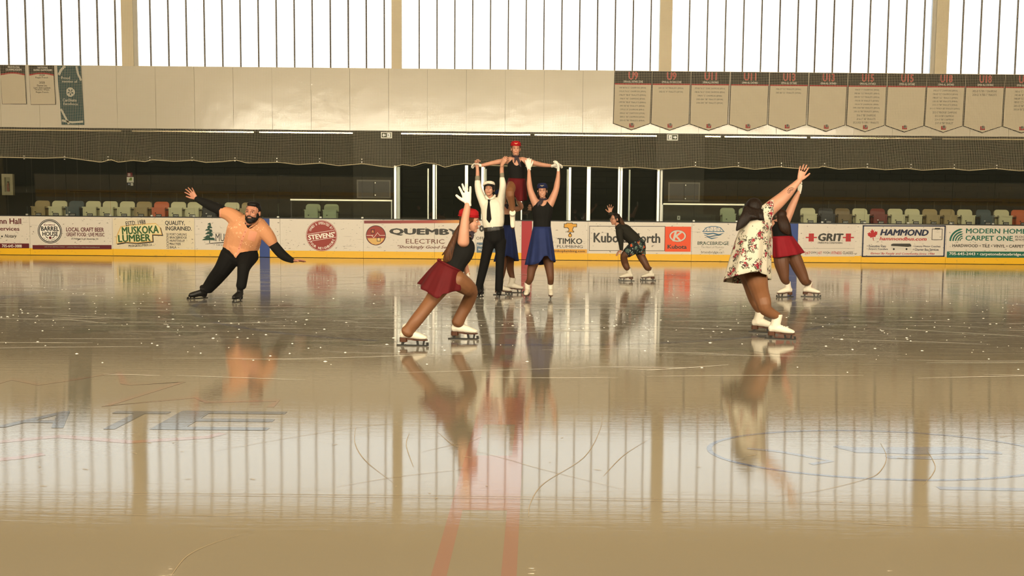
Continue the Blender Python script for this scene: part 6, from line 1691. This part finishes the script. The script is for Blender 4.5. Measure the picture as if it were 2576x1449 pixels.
P.hair_cap(M_HAIRD, .0, [ell_geom((.07, -.02, -.06), (.022, .04, .07), P.HM), ell_geom((-.07, -.03, -.05), (.018, .04, .06), P.HM), ell_geom((0, -.06, -.10), (.05, .04, .07), P.HM)])
P.hat(M_NAVYHAT)
P.scarf(1166, 828, 0, 44, [[(1160, 832, -.06, 20), (1135, 865, -.085, 24), (1110, 900, -.095, 18), (1098, 930, -.10, 7)], [(1168, 832, -.06, 16), (1150, 880, -.095, 14), (1140, 905, -.10, 6)]])
P.part('tank_top', [P.tube([(1155, 1220, 0, 114, .78), (1155, 1190, 0, 113, .77), (1157, 1100, 0, 113, .73), (1162, 1020, 0, 128, .73), (1165, 950, 0, 130, .70), (1167, 890, 0, 112, .66), (1168, 860, 0, 64, .8)], grow=.004)], M_BLKF, .008, 3, keep=P.keep_px([(1035, 1200), (1030, 1100), (1020, 960), (1045, 930), (1070, 835), (1110, 830), (1112, 880), (1140, 915), (1168, 925), (1205, 905), (1222, 860), (1228, 835), (1265, 840), (1285, 930), (1310, 960), (1290, 1060), (1280, 1200)]))
P.part('tights', [P.tube(r_, grow=.004) for r_ in legs], M_TIGHT2, .009, 3)
P.skirt((1155, 1192, 114, 0), [(0, 1337, 1643), (45, 1260, 1680), (90, 1140, 1690), (135, 1000, 1690), (180, 925, 1688), (215, 985, 1690), (240, 1060, 1682), (254, 1120, 1664), (263, 1160, 1615), (272, 1178, 1578), (288, 1228, 1568), (310, 1280, 1635)], M_BLUEF, .16, .30, 12, .014, seed=6)
P.glove(P.p(986, 432, 0), (-.15, -.1, 1), (.2, .95, 0), -1, 24, 6, 1.02, thumb=35); P.glove(P.p(1369, 444, 0), (-.05, -.1, 1), (-.9, .2, 0), -1, 36, 3, 1.0, thumb=25)
P.ice_skate_at((962, 2130), 262); P.ice_skate_at((1266, 2134), 272)

# ------------------------------------------------ crouching woman
C5 = (1500, 500, .1587); Y0, (yf, yb_) = mid_y(C5, (480, 1303), (825, 1300)); yf -= Y0; yb_ -= Y0
P = Person('woman in dark knit top and flowered shorts crouching, hand on knee', Y0, C5, (1600, 706))
P.head(298, 325, 0, 180, (-1, -.45, -.02), (-.12, 0, 1))
P.limb([(358, 455, 0, 44), (338, 425, 0, 39), (325, 390, 0, 39)])
P.limb([(655, 745, 0, 115, 1.0), (600, 650, 0, 98, .95), (520, 575, 0, 96, .95), (445, 510, 0, 100, .95), (385, 470, 0, 72, 1.1)])
arms = [[(365, 505, -.14, 52), (372, 600, -.18, 46), (390, 690, -.19, 35), (397, 805, -.19, 22)], [(420, 470, .15, 46), (350, 350, .22, 38), (275, 268, .24, 30), (222, 232, .24, 22)]]
for r_ in arms: P.limb(r_)
legs = [[(600, 780, -.08, 88), (510, 850, -.12, 74), (438, 905, yf - .06, 55), (452, 1010, yf, 54), (486, 1090, yf, 47), (P.ank((485, 1302), 178), .040)], [(690, 800, .06, 84), (712, 910, yb_ + .03, 66), (770, 1015, yb_, 54), (812, 1095, yb_, 47), (P.ank((828, 1297), 182), .040)]]
for r_ in legs: P.limb(r_)
P.bare_hand(P.p(400, 810, -.19), (-.75, -.1, -.55), (.1, .2, -1), 1, 14, 6, .95); P.bare_hand(P.p(220, 228, .24), (.0, 0, 1), (0, -1, 0), -1, 4, 16, 1.0, thumb=62)
body = P.finish(); P.face(body, M_HAIRD)
P.hair_cap(M_HAIRD, .0)
P.part('ponytail', [P.tube([(365, 300, .02, 30), (405, 370, .0, 34), (440, 460, -.06, 36), (470, 540, -.1, 26), (485, 580, -.1, 8)])], hair_mat('mid_brown_hair', '4a3222'), .008, 2)
mb = MB()
for s_ in (-1, 1):
    mb.tube([P.HM @ X_((s_ * .030 + .022 * math.cos(a * .524), .098, .002 + .016 * math.sin(a * .524))) for a in range(13)], .002, 5); mb.tube([P.HM @ X_((s_ * .052, .096, .006)), P.HM @ X_((s_ * .074, .05, .006)), P.HM @ X_((s_ * .078, .0, .004))], .002, 5)
mb.tube([P.HM @ X_((-.008, .100, .004)), P.HM @ X_((.008, .100, .004))], .002, 5)
mb.build('glasses', mat('spectacle_frame', '8a8478', .3, metal=.5), P.t)
P.part('sweater', [P.tube([(620, 690, 0, 100, 1.0), (590, 640, 0, 100, .97), (520, 575, 0, 99, .97), (445, 510, 0, 104, .97), (385, 470, 0, 82, 1.15), (352, 448, 0, 56)], grow=.010)] + [P.tube(r_, grow=.010) for r_ in arms], M_SWEAT, .009, 3)
P.part('shorts', [P.tube([(600, 660, 0, 92, 1.0), (650, 720, 0, 122, 1.0), (675, 790, 0, 112, 1.0)], grow=.004), P.tube([(620, 760, -.06, 105), (545, 815, -.1, 88), (490, 860, -.12, 74)], grow=.006), P.tube([(690, 790, .05, 88), (705, 870, yb_ + .04, 76)], grow=.006)], M_LEAFY, .009, 3)
P.part('tights', [P.tube(r_, grow=.003) for r_ in legs], M_TIGHT2, .009, 3)
P.ice_skate_at((485, 1302), 178); P.ice_skate_at((828, 1297), 182)

# ------------------------------------------------ woman in the floral dress
C6 = (1790, 400, .3314); Y0, (yr, yl) = mid_y(C6, (515, 1372), (385, 1322)); yr -= Y0; yl -= Y0; Y8 = Y0
P = Person('woman in white floral dress seen from behind, bare arm reaching up', Y0, C6, (1955, 850))
P.head(318, 385, .02, 158, (.3, .9, .1), (.15, 0, 1))
P.limb([(365, 450, 0, 60), (345, 420, 0, 40), (330, 400, .0, 40)])
P.limb([(300, 790, 0, 95, .75), (310, 700, 0, 105, .8), (325, 600, 0, 104, .78), (345, 510, 0, 108, .75), (368, 445, 0, 88, .75)])
P.limb([(400, 420, 0, 62), (450, 372, 0, 56), (500, 330, 0, 52), (545, 290, 0, 46), (585, 250, 0, 40), (630, 202, 0, 28), (668, 160, 0, 19)])
P.limb([(300, 470, .15, 48), (255, 540, .25, 42), (250, 620, .32, 34), (275, 690, .38, 24)])
legs = [[(335, 800, 0, 82), (335, 870, 0, 86), (362, 990, yr * .5, 68), (392, 1080, yr, 58), (413, 1145, yr, 46), (P.ank((515, 1368), -14, .245), .042)], [(270, 800, .1, 95), (300, 930, yl * .6, 66), (325, 1040, yl, 52), (345, 1100, yl, 42), (P.ank((385, 1320), -22, .245), .042)]]
for r_ in legs: P.limb(r_)
P.bare_hand(P.p(668, 160, 0), (.30, 0, 1), (.1, -1, 0), 1, 8, 8, 1.02, thumb=38); P.bare_hand(P.p(275, 690, .38), (.3, 0, -1), (0, 1, 0), 1, 15, 4, .95)
body = P.finish()
P.part('hair', [ell_geom((0, -.022, .036), (.090, .104, .096), P.HM), ell_geom((0, -.055, -.02), (.082, .07, .085), P.HM), P.tube([(290, 390, -.10, 52, .5), (262, 440, -.15, 44, .5), (225, 490, -.17, 36, .5), (192, 540, -.18, 10)]), P.tube([(345, 400, -.08, 46, .6), (365, 435, -.12, 36, .6), (392, 462, -.13, 12)]), P.tube([(310, 400, -.1, 60, .5), (310, 440, -.15, 48, .5)])], hair_mat('dark_brown_hair', '1a100a'), .008, 2)
dr = P.skirt((352, 470, 104, -6), [(0, 440, 915), (45, 390, 930), (90, 275, 950), (135, 150, 942), (180, 80, 930), (215, 120, 905), (245, 200, 882), (270, 290, 862), (290, 360, 852), (325, 412, 885)], M_FLORAL, .185, .36, 9, .016, 'dress', 8, mid=.74, rows=18)
P.part('bodice', [P.tube([(348, 500, 0, 110, .82), (355, 460, 0, 108, .80), (372, 425, 0, 90, .80), (380, 405, 0, 60, .8)], grow=.006), P.tube([(395, 430, 0, 72), (430, 395, 0, 68), (468, 358, 0, 60)], grow=.006)], M_FLORAL, .009, 3, parent=dr, keep=P.keep_px([(200, 540), (250, 430), (330, 380), (400, 345), (472, 302), (470, 400), (455, 560)]))
P.part('tights', [P.tube(r_, grow=.004) for r_ in legs], M_TIGHT, .009, 3)
mb = MB(); tp = [(580, 258), (578, 240), (590, 222), (610, 218), (627, 222), (615, 236), (600, 240), (592, 258), (580, 258)]
mb.tube([P.p(a, b, -.135 + (a - 580) * .0007) for a, b in tp], .003, 5); mb.tube([P.p(a, b, -.133 + (a - 580) * .0007) for a, b in [(585, 248), (600, 232), (618, 226)]], .003, 5)
mb.build('arm_tattoo', mat('tattoo_ink', '4a3a34', .7), body)
P.ice_skate_at((515, 1368), -14, shaft=.29, lace=M_LACEB); P.ice_skate_at((385, 1320), -22, shaft=.29)

# ------------------------------------------------ woman in red skirt behind her
Y0, (yl, yr) = mid_y(C6, (562, 1050), (752, 1050)); yl -= Y0; yr -= Y0
P = Person('woman in black top and dark red skirt behind the floral dress, gloved hand up', Y0, C6, (2005, 748))
P.head(528, 436, 0, 104, (.35, .9, .1), (.2, 0, 1))
P.limb([(522, 490, 0, 40), (525, 468, 0, 26), (528, 445, 0, 26)])
P.limb([(540, 610, 0, 72, .85), (535, 560, 0, 66, .8), (528, 510, 0, 66, .78), (524, 478, 0, 56, .75)])
P.limb([(562, 470, 0, 36), (588, 415, 0, 32), (615, 352, 0, 28), (642, 295, 0, 22), (665, 248, 0, 14)])
P.limb([(485, 490, .0, 34), (462, 540, .1, 28), (470, 590, .18, 20)])
legs = [[(520, 690, 0, 50), (530, 780, yl * .6, 55), (545, 860, yl, 42), (556, 915, yl, 30), (P.ank((560, 1048), 196), .042)], [(610, 690, 0, 46), (642, 780, yr * .6, 50), (684, 870, yr, 41), (712, 930, yr, 31), (P.ank((750, 1046), -22), .042)]]
for r_ in legs: P.limb(r_)
P.limb([(540, 600, 0, 66, .8), (560, 670, 0, 74, .8)])
P.bare_hand(P.p(470, 590, .18), (0, 0, -1), (1, 0, 0), 1, 15, 4, .9)
body = P.finish()
P.part('hair', [ell_geom((0, -.022, .036), (.086, .098, .090), P.HM), P.tube([(530, 430, -.06, 36, .7), (545, 480, -.12, 44, .5), (562, 530, -.14, 42, .5), (588, 570, -.14, 14, .6)])], hair_mat('chestnut_hair', '2c1a0f'), .008, 2)
P.part('top', [P.tube([(540, 610, 0, 74, .87), (535, 560, 0, 69, .83), (528, 510, 0, 70, .82), (524, 478, 0, 60, .8)], grow=.004)], M_BLKF, .008, 3, keep=P.keep_px([(440, 620), (450, 490), (470, 470), (505, 478), (560, 470), (590, 450), (610, 520), (620, 620)]))
P.part('tights', [P.tube(r_, grow=.004) for r_ in legs], M_TIGHT2, .009, 3)
P.skirt((539, 585, 74, -2), [(0, 708, 710), (45, 650, 735), (90, 580, 745), (135, 500, 750), (180, 463, 750), (225, 500, 750), (270, 575, 738), (315, 655, 725)], mat('dark_red_skirt', '7c0f1c', .75, spec=.25, noise=.06), .15, .24, 9, .010, seed=9)
P.glove(P.p(666, 250, 0), (.10, 0, 1), (-.9, -.5, 0), 1, 6, 2, 1.02, thumb=18)
P.ice_skate_at((560, 1048), 196); P.ice_skate_at((750, 1046), -22)

# ------------------------------------------------ spectator in the penalty box
P = Person('person in dark jacket sitting behind the glass above the red strip', 14.25, C3, (1330, 640))
P.t.location = (at(1333, 540, 14.25).x, 14.25, .05)
P.head(1002, 932, 0, 98, (-.2, -1, 0), (0, 0, 1))
P.limb([(990, 1010, 0, 34), (998, 960, 0, 24)]); P.limb([(985, 1230, 0, 66, .7), (982, 1100, 0, 66, .7), (985, 1030, 0, 60, .65)]); P.limb([(925, 1050, 0, 24), (915, 1150, -.05, 20), (935, 1230, -.2, 16)]); P.limb([(1040, 1050, 0, 24), (1050, 1150, -.05, 20), (1030, 1230, -.2, 16)])
P.limb([(955, 1260, 0, 34), (950, 1290, -.4, 26)]); P.limb([(1015, 1260, 0, 34), (1020, 1290, -.4, 26)])
for xx in (950, 1020): P.body.append(tube_geom([(P.p(xx, 1290, -.4), .06, .06), (X_((P.p(xx, 1290, -.4).x, 13.85, .12)), .045, .05)]))
body = P.finish(.012); P.face(body, M_HAIRD); P.hair_cap(M_HAIRD, .004)
P.part('jacket', [P.tube([(985, 1240, 0, 72, .75), (982, 1100, 0, 74, .75), (985, 1035, 0, 66, .7), (992, 1000, 0, 34)], grow=.01), P.tube([(925, 1045, 0, 28), (915, 1150, -.05, 25), (935, 1230, -.2, 20)], grow=.01), P.tube([(1040, 1045, 0, 28), (1050, 1150, -.05, 25), (1030, 1230, -.2, 20)], grow=.01)], mat('dark_jacket', '23231d', .8), .012, 3)
P.part('trousers', [P.tube([(955, 1255, 0, 36), (950, 1288, -.4, 30)], grow=.01), P.tube([(1015, 1255, 0, 36), (1020, 1288, -.4, 30)], grow=.01)] + [tube_geom([(P.p(xx, 1288, -.4), .075, .075), (X_((P.p(xx, 1290, -.4).x, 13.85, .10)), .06, .07)]) for xx in (950, 1020)], M_BLKT, .012, 3)
bz0 = P.p(985, 1290, 0).z - .05
t = empty('penalty_bench', (P.t.location.x, 14.3, .05)); tag(t, 'plain bench behind the glass under the seated person', 'bench')
xc = P.t.location.x
box('seat_board', xc - .9, xc + .6, 14.1, 14.5, bz0 - .10, bz0 - .05, M_CONC, t)
for xx in (xc - .8, xc + .5): box('leg', xx - .03, xx + .03, 14.15, 14.45, .05, bz0 - .10, M_CAP, t)
